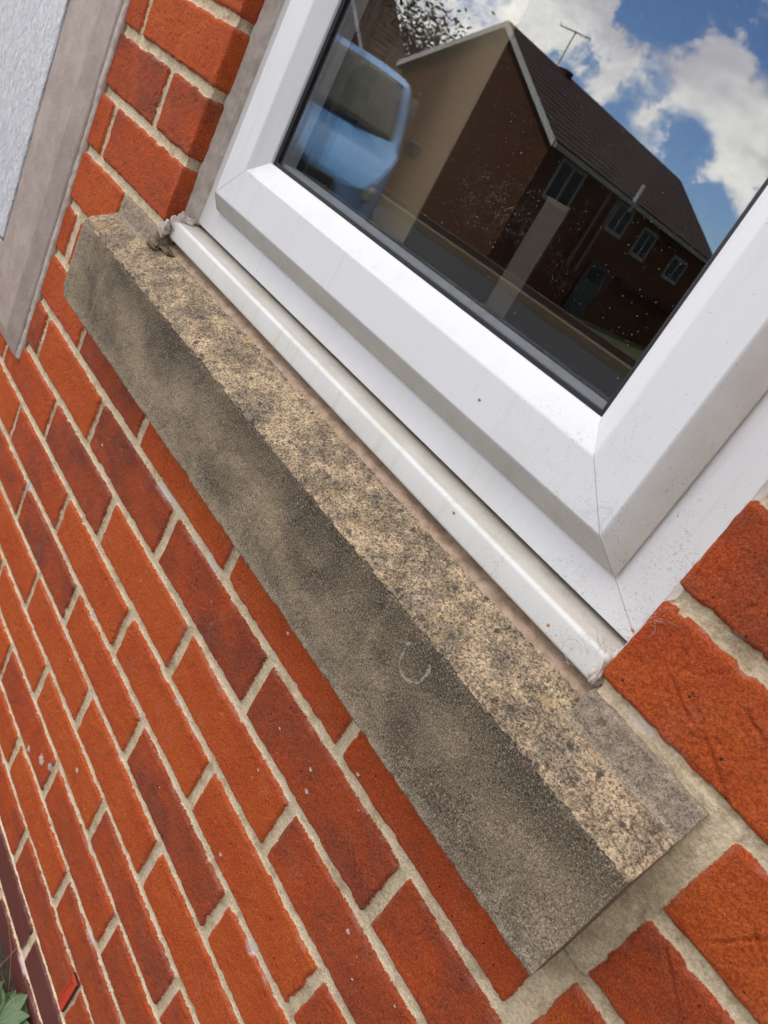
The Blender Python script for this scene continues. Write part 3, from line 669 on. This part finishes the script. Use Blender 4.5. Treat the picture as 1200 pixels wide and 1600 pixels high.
seam([(q[1], q[4], q[2]) for q in P_]); subw(sm.build('weld_seam', M_SEAM)); sm = MB()
seam([(q[0], q[4], q[2]) for q in P_]); subw(sm.build('weld_seam', M_SEAM)); sm = MB()
seam([(-98, 35.95, 171), (-143, 35.95, 198)], .3); subw(sm.build('weld_seam', M_SEAM))
# white cill nosing under the frame
def cill():
    pr = [(30, 142.5), (12.6, 142.5), (11.4, 143.3), (11.0, 145), (11.2, 160.2)]
    for i in range(1, 9):
        a_ = math.pi - i * math.radians(80) / 8; pr.append((15.4 + 4.2 * math.cos(a_), 160.6 + 4.0 * math.sin(a_)))
    pr += [(24, 165.4), (34, 166.4), (44, 166.8), (60, 166.8), (60, 150), (30, 145)]
    xx = np.linspace(-795.5, -104, 160); vs = []; fs = []; n = len(pr); gr = []
    for i, x in enumerate(xx):
        for j, (y, z) in enumerate(pr):
            vs.append((x / 1000, (y + .25 * math.sin(x / 90)) / 1000, (z + .3 * math.sin(x / 130 + 1)) / 1000)); gr.append(1.0 if 14 <= j <= 16 else (.75 if 12 <= j < 14 else (.25 if j in (10, 11) else 0.12)))
    for i in range(len(xx) - 1):
        for j in range(n): fs.append((i * n + j, (i + 1) * n + j, (i + 1) * n + (j + 1) % n, i * n + (j + 1) % n))
    fs.append(tuple(range(n))); fs.append(tuple(range((len(xx) - 1) * n, len(xx) * n))[::-1])
    o = MB().add(vs, fs).build('cill', M_CILL, None, True)
    a_ = o.data.attributes.new('grime_shade', 'FLOAT', 'POINT'); a_.data.foreach_set('value', gr)
    return subw(o)
cill()
# dirt packed in the gap between cill and frame, sealant strips down the reveals and under the cill
def strip(name, m, path, prof, seed, amp=.5, parent=None):
    """path: list of points (mm) along a line; prof: list of (a,b) offsets in two axes"""
    p0, p1, ua, ub = [Vector(q) for q in path]
    L = (p1 - p0).length; n = max(8, int(L / 3)); vs = []; fs = []; k = len(prof)
    jj = np.arange(k)
    for i in range(n + 1):
        s = i / n; base = p0.lerp(p1, s)
        for j, (a_, b_) in enumerate(prof):
            nz = float(fbm(np.array([s * L / 9.]), np.array([j * 1.7 + seed]), seed, 3)[0]) * amp + float(vn(np.array([s * L / 60.]), np.array([seed * 1.3]), seed + 3)[0]) * amp * 1.6
            q = base + ua * (a_ + (nz if 0 < j < k - 1 else 0)) + ub * (b_ + (nz if 0 < j < k - 1 else 0)); vs.append(q / 1000)
    for i in range(n):
        for j in range(k): fs.append((i * k + j, (i + 1) * k + j, (i + 1) * k + (j + 1) % k, i * k + (j + 1) % k))
    fs.append(tuple(range(k))); fs.append(tuple(range(n * k, n * k + k))[::-1])
    return MB().add(vs, fs).build(name, m, parent, True)
subw(strip('sealant', M_SEAL, ((-797, 0, 168), (-797, 0, 1120), (1, 0, 0), (0, 1, 0)), [(-4, 40), (-4, 20), (.4, 20.5), (1.2, 23), (4.8, 28.5), (8.8, 34.5), (9.2, 37), (9, 40)], 3, .7))
subw(strip('sealant', M_SEAL, ((-101, 0, 160), (-101, 0, 1120), (-1, 0, 0), (0, 1, 0)), [(-4, 40), (-4, 14), (0, 15), (2, 21), (5, 28), (8, 34), (8.4, 37), (8, 40)], 5, .7))
at_house(strip('sealant_bead', M_BEAD, ((-797, 0, 0), (-101, 0, 0), (0, 1, 0), (0, 0, 1)), [(10, 122), (13.6, 129.6), (16.2, 133.2), (19.5, 134.6), (24.5, 136.6), (30, 143), (44, 150), (44, 122)], 7, .45, house))
for (c, r, s) in (((-793, 17, 158), (7, 10, 14), 1), ((-795, 4, 150), (5, 6, 9), 2), ((-789, 24, 168), (5, 9, 6), 4), ((-103, 12, 152), (5.5, 7, 9), 3), ((-104, 22, 166), (3.6, 6, 6), 6)):
    lump('sealant', c, r, M_SEAL, window, s)
for (c, r, s) in (((-14, 4, 141), (10, 4, 9), 21), ((2, 3.4, 148), (10, 4.5, 6), 22), ((-890, 5, 140), (10, 6, 8), 24)):
    pass
M_MOSS = mat_sealant('moss', (.075, .06, .028), (.20, .145, .07))
lump('moss', (-799, 1.5, 127), (9, 9, 4.5), M_MOSS, house, 13, 5, .18); lump('moss', (-783, 9, 129.5), (12, 6, 3), M_MOSS, house, 15, 5, .18)

# ------------------------------------------------------------------ meter box left of the window
mb = empty('meter_box', (-1.35, -.02, -.18), 'faded beige framed wall meter box with white grained door left of the window', 'meter box')
MBX = -Vector(mb.location)
def inmb(o): o.matrix_parent_inverse = Matrix.Translation(MBX); return o
fr = [(-1690, -1066, -182, 640, 3), (-1690, -1067, -181.5, 640, -8), (-1688, -1069, -180, 638, -10), (-1652, -1104, -150, 602, -15.5), (-1650, -1108, -147, 600, -15.2), (-1540, -1212, -60, 505, -15), (-1538, -1215, -58, 503, -14.2), (-1536, -1217, -56, 502, -10), (-1536, -1217, -56, 502, 3)]
fr = [(-1720, -1064.5, -182, 640, 3), (-1720, -1065, -181.5, 640, -5), (-1717, -1068, -179.5, 637, -7.5), (-1682, -1098, -158, 608, -15.0), (-1680, -1101, -156, 606, -15.6), (-1590, -1206, -66, 512, -15.2), (-1588, -1209.5, -63, 510, -14.4), (-1587, -1211, -62, 508, -9), (-1587, -1211, -62, 508, 3)]
inmb(ring_mesh('f', fr, None, None).build('frame', mat_meter_frame(), mb, bevel=.0012, seg=3))
d_ = MB().box(-1.583, -1.2145, -.0165, -.004, -.058, .504)
door = inmb(d_.build('door', mat_meter_door(), mb, bevel=.003, seg=3))
h_ = MB().box(-1.226, -1.196, -.0215, -.0168, .300, .355)
hg = h_.build('hinge', simple('hinge_plastic', (.62, .60, .58), .5), door, bevel=.0012); hg.matrix_parent_inverse = Matrix.Translation(MBX); hg.matrix_parent_inverse = door.matrix_parent_inverse.inverted() @ Matrix.Translation(MBX) if False else Matrix.Identity(4)
inmb(strip('sealant', M_SEAL, ((-1064, 0, -182), (-1064, 0, 640), (1, 0, 0), (0, -1, 0)), [(-6, -4), (-4, 4), (-1, 4.6), (2.5, 3.0), (5, 1.2), (5.6, -4)], 11, .9, mb))

# ------------------------------------------------------------------ red weep vent low in the wall
wv_ = MB(); x0, x1, z0, z1 = -.3535, -.3385, -.745, -.681
wv_.box(x0, x0 + .0022, -.0009, .02, z0, z1); wv_.box(x1 - .0022, x1, -.0009, .02, z0, z1); wv_.box(x0, x1, -.0007, .006, z0 - .0015, z0 + .003); wv_.box(x0, x1, -.0007, .02, z1 - .003, z1 + .0015)
for i in range(11):
    z = z0 + .0055 + i * .0052; wv_.box(x0 + .0022, x1 - .0022, -.0004, .006, z, z + .0021)
vo_ = wv_.build('weep_vent', simple('red_vent_plastic', (.55, .055, .02), .5)); MB().box(x0 - .0013, x1 + .0013, .0012, .003, z0 - .003, z1 + .003).build('back_plate', M_RUBBER, vo_)
tag(vo_, 'small red plastic slotted weep vent low in the brick wall', 'vent')

# ------------------------------------------------------------------ ground
def mat_soil():
    m, t = mat('garden_soil'); n = t.noise(t.obj, 60, 6, .7); f = t.noise(t.obj, 5, 5, .6)
    sep = t.node('ShaderNodeSeparateXYZ', {0: t.obj}).outputs[1]
    c = t.mix(n, (.035, .025, .017), (.13, .095, .06)); g = t.mix(f, (.05, .07, .02), (.09, .10, .035))
    c = t.mix(t.ss(sep, -.9, -1.1), c, g)
    t.put(t.b.inputs['Base Color'], c); t.b.inputs['Roughness'].default_value = .95; t.put(t.b.inputs['Normal'], t.bump(n, .02, 1)); return m
def heightz(y): return np.interp(-y, [-300, 0, 10.6, 14, 20, 300], [-.87, -.87, -.87, -1.5, -2.1, -2.1])
gy = np.array([1500, 300, 7.3, .3, 0, -1, -2.4, -5, -9, -10.6, -12, -14, -17, -20, -60, -200, -1500.]); gx = np.array([-1500, -200, -60, -30, -10, -5, 0, 5, 15, 60, 200, 1500.])
vs = [(x, y, float(heightz(y))) for x in gx for y in gy]; nz_ = len(gy)
fs = [(i * nz_ + j, i * nz_ + j + 1, (i + 1) * nz_ + j + 1, (i + 1) * nz_ + j) for i in range(len(gx) - 1) for j in range(nz_ - 1)]
g_ = pydata('ground', vs, fs, mat_soil()); tag(g_, kind='structure')
rd = MB().add([(-80, -10.0, -.866), (60, -10.0, -.866), (60, -3.0, -.866), (-80, -3.0, -.866)], [(0, 1, 2, 3)]).build('road', simple('asphalt', (.03, .03, .032), .9, nscale=300, namp=.5, bump=.002)); tag(rd, kind='structure')
pv = MB().box(-80, 60, -2.99, -1.7, -.93, -.80).build('pavement', simple('paving', (.22, .20, .18), .9, nscale=40, bump=.002)); tag(pv, kind='structure')
kb = MB().box(-80, 60, -10.35, -10.0, -1.1, -.74).build('kerb', simple('kerb_stone', (.13, .10, .06), .85)); tag(kb, kind='structure')

# plants at the foot of the wall
M_LEAF = None
def mat_leaf(name, c0, c1, vein=True):
    m, t = mat(name); n = t.noise(t.obj, 90, 4, .6)
    t.put(t.b.inputs['Base Color'], t.mix(n, c0, c1)); t.b.inputs['Roughness'].default_value = .5
    t.put(t.b.inputs['Normal'], t.bump(t.noise(t.obj, 140, 3, .5), .002, .8))
    t.b.inputs['Subsurface Weight'].default_value = .0
    return m
ML = mat_leaf('weed_leaf', (.05, .10, .03), (.13, .21, .08)); MS = mat_leaf('dry_stalk', (.20, .14, .075), (.38, .29, .17))
def leafmesh(b, base, dirv, L, Wd, curl, rs, stalk=True):
    d = Vector((dirv[0], dirv[1], 0)).normalized(); s = Vector((-d.y, d.x, 0)); n = 12; k = 7; vs = []
    for i in range(n + 1):
        u = i / n; r = L * u; zz = dirv[2] * L * u - curl * L * u * u
        wd = Wd * (math.sin(math.pi * min(1, max(0, (u - .18) / .82)) ** .8) if u > .18 else .06)
        for j in range(k):
            q = (j / (k - 1) - .5) * 2
            p = Vector(base) + d * r + s * (q * wd + .08 * wd * math.sin(u * 9 + q)) + Vector((0, 0, zz + .28 * wd * q * q + .06 * wd * math.sin(u * 14 + q * 3)))
            vs.append(p)
    b.add(vs, [(i * k + j, i * k + j + 1, (i + 1) * k + j + 1, (i + 1) * k + j) for i in range(n) for j in range(k - 1)])
def weed(name, loc, label, n, L, seed, group=None):
    rs = random.Random(seed); b = MB()
    for i in range(n):
        an = i * 2.4 + rs.uniform(-.3, .3); l = L * rs.uniform(.65, 1.1) * (1 - .35 * i / n)
        leafmesh(b, (loc[0], loc[1], loc[2]), (math.cos(an), math.sin(an), .25 + .6 * i / n), l, l * .24, .15 + rs.uniform(0, .2), rs)
    o = b.build(name, ML, None, True); sol = o.modifiers.new('s', 'SOLIDIFY'); sol.thickness = .0008
    return tag(o, label, 'plant', group)
weed('weed', (-.398, -.042, -.864), 'green broad leaved weed rosette at the foot of the wall', 60, .060, 4)
weed('weed', (-.435, -.055, -.868), 'rounder leaved weed growing above the rosette by the wall foot', 14, .045, 9)
rs = random.Random(3); b = MB()
for i in range(46):
    x, y = rs.uniform(-.62, -.40), rs.uniform(-.075, -.012); a_ = rs.uniform(0, 6.3); L = rs.uniform(.03, .10)
    b.tube([(x, y, -.87), (x + .35 * L * math.cos(a_), y + .2 * L * math.sin(a_), -.87 + L * .6), (x + .8 * L * math.cos(a_), y + .35 * L * math.sin(a_), -.87 + L * .85)], [.0006, .0005, .0002], 4)
tag(b.build('dry_grass', MS), 'dry brown grass stalks along the foot of the wall', 'grass', kind='stuff')

# ------------------------------------------------------------------ cobwebs and bits caught on the frame
M_WEB = simple('cobweb_silk', (.55, .50, .44), .7); M_DWEB = simple('dirty_web', (.07, .055, .045), .8); M_BIT = simple('leaf_crumb', (.50, .20, .06), .7)
def web(name, c, n, L, r, m, label, seed, normal=(0, -1, 0), flat=.25, spread=None, group='cobwebs on the window frame'):
    rs = random.Random(seed); b = MB(); c = Vector(c) / 1000; spread = spread or L
    for i in range(n):
        p = c + Vector((rs.uniform(-spread, spread), rs.uniform(-1, 0) * flat, rs.uniform(-spread, spread) * .6)) / 1000 if i else c
        d = Vector((rs.uniform(-1, 1), rs.uniform(-.2, .1) * flat, rs.uniform(-1, 1))).normalized(); pts = [p]
        for k in range(6):
            d = (d + Vector((rs.uniform(-.5, .5), rs.uniform(-.1, .1) * flat, rs.uniform(-.5, .5)))).normalized(); pts.append(pts[-1] + d * L / 6000 * rs.uniform(.6, 1.4))
        b.tube(pts, r / 1000 * rs.uniform(.6, 1.2), 4)
    o = b.build(name, m, None); return tag(o, label, 'cobweb', group)
web('cobweb', (-118, 8.5, 164), 46, 7, .06, M_DWEB, 'dark tangled cobweb near the right end of the white cill nosing', 2, flat=3, spread=17)
web('cobweb', (-166, 13.5, 229), 30, 6, .05, M_DWEB, 'thin dark cobweb threads on the lower right corner of the sash', 5, flat=.8, spread=15)
web('cobweb', (-97, -2.5, 212), 14, 13, .06, M_WEB, 'pale wispy cobweb on the brick edge right of the window frame', 8, flat=6, spread=4)
web('cobweb', (-123, 2, 146), 7, 13, .10, M_WEB, 'pale cobweb strands hanging between the cill and the stone sill', 11, flat=8, spread=6)
web('cobweb', (-690, 14, 260), 12, 4, .06, M_DWEB, 'small dark cobweb on the left end of the lower sash', 14, flat=.8, spread=4)

for k_, (cx_, cy_, cz_, lb) in enumerate(((-262, 10.6, 158, 'tiny orange leaf crumb on the front of the white cill, nearer its middle'), (-300, 14.5, 236, 'tiny orange leaf crumb on the lower rail of the sash'), (-150, 10.6, 150, 'tiny orange leaf crumb on the lower edge of the white cill near its right end'), (-112, 35.4, 180, 'tiny orange leaf crumb on the outer frame at its lower right corner'))):
    rs = random.Random(k_ + 40); o_ = lump('leaf_crumb', (cx_, cy_, cz_), (1.2, .5, 1.0), M_BIT, None, k_ + 3, 2, .35); tag(o_, lb, 'leaf crumb', 'leaf crumbs on the window')
# ------------------------------------------------------------------ inside the room
def mat_cloth(name, c):
    m, t = mat(name); n = t.noise(t.mapv(t.obj, (3, 3, .4)), 8, 3, .5); t.put(t.b.inputs['Base Color'], t.mix(n, tuple(x * .92 for x in c), c)); t.b.inputs['Roughness'].default_value = .9; return m
def curtain(name, x0, x1, y, z0, z1, folds, amp, m, label):
    n = 90; th = .003; f = []; 
    pts = [(x0 + (x1 - x0) * i / n, y + amp * math.sin(folds * 2 * math.pi * i / n)) for i in range(n + 1)]
    vs = []
    for (x, yy) in pts: vs += [(x, yy, z0), (x, yy, z1), (x, yy + th, z0), (x, yy + th, z1)]
    for i in range(n):
        a_ = i * 4; f += [(a_, a_ + 4, a_ + 5, a_ + 1), (a_ + 2, a_ + 3, a_ + 7, a_ + 6), (a_, a_ + 2, a_ + 6, a_ + 4), (a_ + 1, a_ + 5, a_ + 7, a_ + 3)]
    f += [(0, 1, 3, 2), (n * 4, n * 4 + 2, n * 4 + 3, n * 4 + 1)]
    return tag(MB().add(vs, f).build(name, m, None, True), label, 'curtain')
curtain('curtain', -1.02, -.640, .20, -.3, 1.3, 3, .004, mat_cloth('curtain_cloth', (.52, .38, .25)), 'plain tan curtain seen behind the left of the window glass')
tag(MB().box(-.488, -.458, .20, .2025, -.2, .385).build('blind_slat', mat_cloth('slat_cloth', (.10, .075, .06))), 'single pale vertical blind slat seen behind the window glass', 'blind')

# ------------------------------------------------------------------ houses opposite (seen in the glass)
def MY(y): return .49 - y          # distance in the mirror image -> real world y
M_TAN = mat_far_brick('tan_brick', (.12, .040, .015), (.09, .030, .012), (.10, .055, .03))
M_DB = mat_far_brick('dark_red_brick', (.20, .055, .018), (.13, .036, .014), (.14, .08, .045))
M_WHITE = simple('white_fascia', (.60, .60, .62), .5); M_WF = simple('white_window_frame', (.34, .34, .35), .5); M_DGL = simple('dark_window', (.012, .013, .015), .25, spec=.3); M_PIPE = simple('pale_pipe', (.30, .25, .22), .5)
M_RT = simple('dark_roof_tile', (.040, .013, .011), .85, nscale=6, namp=.4, bump=.02)
def roof_tiles(b, x_e, z_e, x_r, z_r, y0, y1, n=16, th=.03):
    # stepped tile courses from eave (x_e,z_e) to ridge
    for i in range(n):
        a0, a1 = i / n, (i + 1) / n
        p0 = (x_e + (x_r - x_e) * a0, z_e + (z_r - z_e) * a0); p1 = (x_e + (x_r - x_e) * a1, z_e + (z_r - z_e) * a1)
        b.prism([(p0[0], p0[1]), (p1[0], p1[1] - .03), (p1[0], p1[1] + .01), (p0[0], p0[1] + th)], 1, y0, y1)
M_BR = simple('brown_roof_tile', (.13, .075, .042), .85, nscale=6, namp=.3)
def opposite(loc_label, x0, x1, yf, yb, zb, ze, za, wallm, wins=(), group='houses across the road', extra=True):
    xc = (x0 + x1) / 2
    hs = empty('detached_house', (xc, (MY(yf) + MY(yb)) / 2, zb), loc_label, 'house', group); inv = Matrix.Translation(-Vector(hs.location))
    def P(o, par=hs):
        if par is hs: o.parent = hs; o.matrix_parent_inverse = inv
        else: o.parent = par
        return o
    Y0, Y1 = MY(yb), MY(yf)
    b = MB().box(x0, x1, Y0, Y1, zb - .5, ze); b.prism([(x0, ze), (x1, ze), (xc, za)], 1, Y0, Y1); P(b.build('wall', wallm))
    b = MB(); ov = .25; zz = ze - ov * (za - ze) / (x1 - xc)
    roof_tiles(b, x1 + ov, zz + .05, xc, za + .05, Y0 - .2, Y1 + .2); roof_tiles(b, x0 - ov, zz + .05, xc, za + .05, Y0 - .2, Y1 + .2)
    rf = P(b.build('roof', M_RT if extra else M_BR))
    b = MB()
    for s in (1, -1):
        xe = x1 + ov if s > 0 else x0 - ov
        b.prism([(xe, zz - .17), (xc, za - .17), (xc, za + .04), (xe, zz + .04)], 1, Y1 + .2, Y1 + .26)
    P(b.build('bargeboard', M_WHITE))
    b = MB()
    for s in (1, -1):
        xe = x1 + ov if s > 0 else x0 - ov
        P(MB().box(min(xe, xe + s * .12), max(xe, xe + s * .12), Y0 - .1, Y1 + .18, zz - .16, zz + .0).build('gutter', simple('gutter_grey', (.42, .41, .42), .4)))
    for (ya, yc, za_, zc_) in wins:
        fr_ = MB().box(x1, x1 + .05, MY(yc) - .16, MY(ya) + .16, za_ - .16, zc_ + .14).build('window', M_WF); P(fr_)
        ym = (MY(yc) + MY(ya)) / 2
        for (q0, q1) in ((MY(yc), ym - .07), (ym + .07, MY(ya))): MB().box(x1 + .05, x1 + .056, q0, q1, za_, zc_).build('pane', M_DGL, fr_)
    return hs, P, inv
h1, P1, i1 = opposite('brick house with tan gable and dark tiled roof standing side on across the road', -26.6, -18.0, 21.4, 36.6, -2.1, 2.81, 5.30, M_TAN,
    wins=[(22.45, 23.85, 1.2, 2.35), (26.9, 28.0, 1.45, 2.35), (29.5, 30.6, 1.2, 2.15), (33.0, 34.3, 1.15, 1.95)])
b = MB().box(-17.95, -17.94, MY(36.5), MY(21.5), -2.3, 2.5)
side_w = P1(MB().box(-18.0, -17.985, MY(36.6), MY(21.4), -2.3, 2.75).build('side_wall', M_DB))
b = MB()
for y in (26.4, 25.7): b.tube([(-17.85, MY(y), 2.6), (-17.85, MY(y), -.5)], .06, 8)
P1(b.build('downpipe', M_PIPE))
P1(MB().tube([(-17.7, MY(27.2), 2.3), (-17.7, MY(27.2), 3.35)], .09, 8).build('soil_pipe', M_WHITE))
dr = P1(MB().box(-17.95, -17.9, MY(28.9), MY(27.2), -2.1, .15).build('door', simple('blue_grey_door', (.055, .065, .08), .5)))
MB().box(-17.9, -17.885, MY(28.55), MY(27.55), -.6, -.05).build('pane', M_DGL, dr)
P1(MB().box(-17.95, -17.6, MY(36), MY(29.6), -.15, .05).build('porch_roof', M_RT))
ch = P1(MB().box(-22.55, -22.05, MY(25.3), MY(24.9), 4.9, 5.45).build('chimney', M_RT))
b = MB(); cx, cy = -22.2, MY(24.4)
b.tube([(cx, cy, 5.2), (cx, cy, 6.6)], .025, 6); b.tube([(cx - .6, cy + .3, 6.5), (cx + .6, cy - .3, 6.6)], .018, 5)
for i in range(7):
    q = -.55 + i * .18; b.tube([(cx + q - .1, cy - q / 2 - .22, 6.55), (cx + q + .1, cy - q / 2 + .22, 6.55)], .012, 4)
P1(b.build('aerial', simple('aerial_metal', (.2, .2, .21), .4, .6)))
opposite('brown house behind the parked car with pale bargeboards', -44.3, -33.0, 24.5, 27.5, -2.0, 2.3, 6.6, M_TAN, extra=False)
fence_p = MB()
for i in range(60):
    x = -17.3 + i * .62; fence_p.box(x, x + .55, MY(23.6), MY(23.55), -2.15, -1.0)
# low garden wall facing the road
tag(MB().box(-17.5, 14, MY(13.0), MY(12.75), -1.5, -.80).build('garden_wall', simple('dark_wall_brick', (.045, .022, .014), .9)), 'low dark brick garden wall running behind the kerb across the road', 'wall')  # plain brick in one even dark colour

# ------------------------------------------------------------------ parked car
def car():
    c = empty('parked_car', (0, 0, 0), 'pale blue people carrier parked facing the window with dark windscreen', 'car')
    M_CAR = simple('light_blue_paint', (.15, .39, .76), .28, 0.0, 3, .03, spec=.6)
    def body_section(y):                     # y: 0 front .. 4.3 back -> (half width, sill z, beltline z, roof z, roof half width)
        bel = np.interp(y, [0, .12, .45, 1.1, 1.3, 4.1, 4.3], [.62, .74, .88, .98, 1.02, 1.05, .9])
        roof = np.interp(y, [0, .12, .45, 1.1, 1.75, 2.3, 3.4, 4.1, 4.3], [.64, .76, .90, 1.0, 1.56, 1.66, 1.64, 1.42, .95])
        hw = np.interp(y, [0, .1, .5, 1.2, 3.6, 4.15, 4.3], [.70, .80, .88, .90, .90, .84, .74])
        return hw, .20, bel, roof, hw * (.97 if roof - bel < .08 else .80)
    ys = np.concatenate([[0, .03, .08, .15, .3, .45], np.linspace(.6, 1.1, 5), np.linspace(1.2, 2.3, 10), np.linspace(2.5, 3.9, 8), [4.05, 4.2, 4.3]])
    vs = []; prof = 22
    for y in ys:
        hw, z0, zb_, zr, rw = body_section(y); ring = []
        pts = [(0, z0), (hw * .9, z0), (hw, z0 + .12), (hw * 1.0, (z0 + zb_) / 2), (hw * .985, zb_ - .02), (hw * .97, zb_ + .02 * (zr - zb_ > .1)), ((hw * .97 + rw) / 2 * 1.01, (zb_ + zr) / 2), (rw, zr - min(.07, (zr - zb_) * .4 + .0)), (rw * .85, zr - .012), (rw * .45, zr + .01), (0, zr + .015)]
        ring = pts + [(-a_, b_) for (a_, b_) in pts[-2:0:-1]]
        vs += [(a_, y, b_) for (a_, b_) in ring]; k = len(ring)
    fs = [(i * k + j, i * k + (j + 1) % k, (i + 1) * k + (j + 1) % k, (i + 1) * k + j) for i in range(len(ys) - 1) for j in range(k)]
    fs += [tuple(range(k)), tuple(range((len(ys) - 1) * k, len(ys) * k))[::-1]]
    bo = MB().add(vs, fs).build('body', M_CAR, c, True); ss_ = bo.modifiers.new('s', 'SUBSURF'); ss_.levels = 1; ss_.render_levels = 2
    MG = simple('car_glass', (.10, .10, .075), .12, spec=.35); MK = simple('black_trim', (.02, .02, .02), .5); MT = simple('tyre_rubber', (.02, .02, .02), .8); MR = simple('alloy', (.4, .4, .42), .3, .8); MHL = simple('headlamp_glass', (.30, .31, .29), .15)
    # windscreen, lofted just proud of the body
    n = 10; vv = []
    for i in range(n + 1):
        u = i / n; y = 1.10 + .60 * u; z = 1.035 + .50 * u + .03 * math.sin(math.pi * u); hw = .76 - .13 * u
        for j in range(9):
            q = (j / 8 - .5) * 2; vv.append((q * hw, y + .16 * q * q - .045, z - .025 * q * q + .045))
    ff = [(i * 9 + j, i * 9 + j + 1, (i + 1) * 9 + j + 1, (i + 1) * 9 + j) for i in range(n) for j in range(8)]
    o = MB().add(vv, ff).build('windscreen', MG, c, True); s_ = o.modifiers.new('s', 'SOLIDIFY'); s_.thickness = .03
    for s in (-1, 1):
        o = MB().prism([(1.75, 1.08), (2.15, 1.52), (3.3, 1.54), (3.9, 1.30), (3.9, 1.10)], 0, s * .80 - .05, s * .80 + .055).build('side_window', MG, c, bevel=.01)
        o = MB().prism([(.03, .56), (.05, .68), (.36, .76), (.26, .60)], 0, min(s * .56, s * .82), max(s * .56, s * .82)).build('headlight', MHL, c, bevel=.03, seg=3)
        o = MB().box(min(s * .9, s * 1.08), max(s * .9, s * 1.08), 1.45, 1.56, 1.02, 1.18).build('door_mirror', MK, c, bevel=.03, seg=3)
        for y in (.85, 3.45):
            rng_ = [(math.cos(a_ * math.pi / 14) * .32 + y, math.sin(a_ * math.pi / 14) * .32 + .32) for a_ in range(28)]
            wh = MB().prism(rng_, 0, min(s * .70, s * .91), max(s * .70, s * .91)).build('wheel', MT, c, bevel=.03)
            rng_ = [(math.cos(a_ * math.pi / 10) * .20 + y, math.sin(a_ * math.pi / 10) * .20 + .32) for a_ in range(20)]
            MB().prism(rng_, 0, min(s * .90, s * .925), max(s * .90, s * .925)).build('rim', MR, wh, bevel=.01)
    MB().box(-.45, .45, -.03, .06, .50, .62).build('grille', MK, c, bevel=.02); MB().box(-.62, .62, -.035, .06, .24, .40).build('air_intake', MK, c, bevel=.02)
    MB().box(-.26, .26, -.045, -.035, .42, .49).build('number_plate', simple('plate_white', (.6, .6, .56), .5), c)
    MB().tube([(-.5, 1.06, 1.07), (.1, 1.12, 1.10)], .012, 5).build('wiper', MK, c)
    return c
cr_ = car()
az_, Df = math.radians(-56.0), 7.2
fx_c, fy_c = .01 + Df * math.sin(az_), .49 - Df * math.cos(az_)
cr_.location = (fx_c, fy_c, -.866); cr_.scale = (1.0, 1, 1.07)
cr_.rotation_euler = (0, 0, math.radians(180 - 56.0) + math.radians(6))   # bonnet points back towards the window

# ------------------------------------------------------------------ tree behind the opposite house
def tree(loc, H, Rr, seed, label):
    rs = random.Random(seed); tr = empty('broadleaf_tree', loc, label, 'tree')
    b = MB(); tips = []
    def limb(p, d, L, r, dep):
        pts = [p]; q = p.copy(); dd = d.copy()
        for i in range(5):
            dd = (dd + Vector((rs.uniform(-.2, .2), rs.uniform(-.2, .2), rs.uniform(-.05, .15)))).normalized(); q = q + dd * L / 5; pts.append(q.copy())
        b.tube(pts, [r * (1 - .12 * i) for i in range(6)], 6)
        if dep == 0: tips.append(q); return
        for i in range(4 if dep > 1 else 3):
            an = rs.uniform(0, 6.28); nd = (dd + Vector((math.cos(an), math.sin(an), rs.uniform(-.1, .6))) * .9).normalized(); limb(pts[rs.choice([3, 4, 5])], nd, L * .62, r * .5, dep - 1)
    limb(Vector((0, 0, 0)), Vector((0, 0, 1)), H * .48, H * .03, 3)
    b.build('trunk', simple('bark', (.09, .07, .05), .9, nscale=10, namp=.4), tr)
    lv = MB()
    for tp in tips:
        for i in range(42):
            o_ = Vector((rs.gauss(0, 1), rs.gauss(0, 1), rs.gauss(0, .8))) * Rr * .17; p = tp + o_; s = rs.uniform(.09, .20)
            a_ = Vector((rs.gauss(0, 1), rs.gauss(0, 1), rs.gauss(0, 1))).normalized(); b_ = a_.orthogonal().normalized()
            lv.add([p - a_ * s, p - b_ * s * .5, p + a_ * s, p + b_ * s * .5], [(0, 1, 2, 3)])
    m, t = mat('tree_leaf'); n = t.noise(t.obj, 1.2, 3, .6); t.put(t.b.inputs['Base Color'], t.mix(n, (.10, .115, .05), (.22, .22, .11))); t.b.inputs['Roughness'].default_value = .6
    pydata('crown', lv.v, lv.f, m, tr)
tree((.01 + 47 * math.sin(math.radians(-51.2)), .49 - 47 * math.cos(math.radians(-51.2)), -2.1), 9.7, 4.4, 5, 'leafy green tree standing between the two houses across the road')
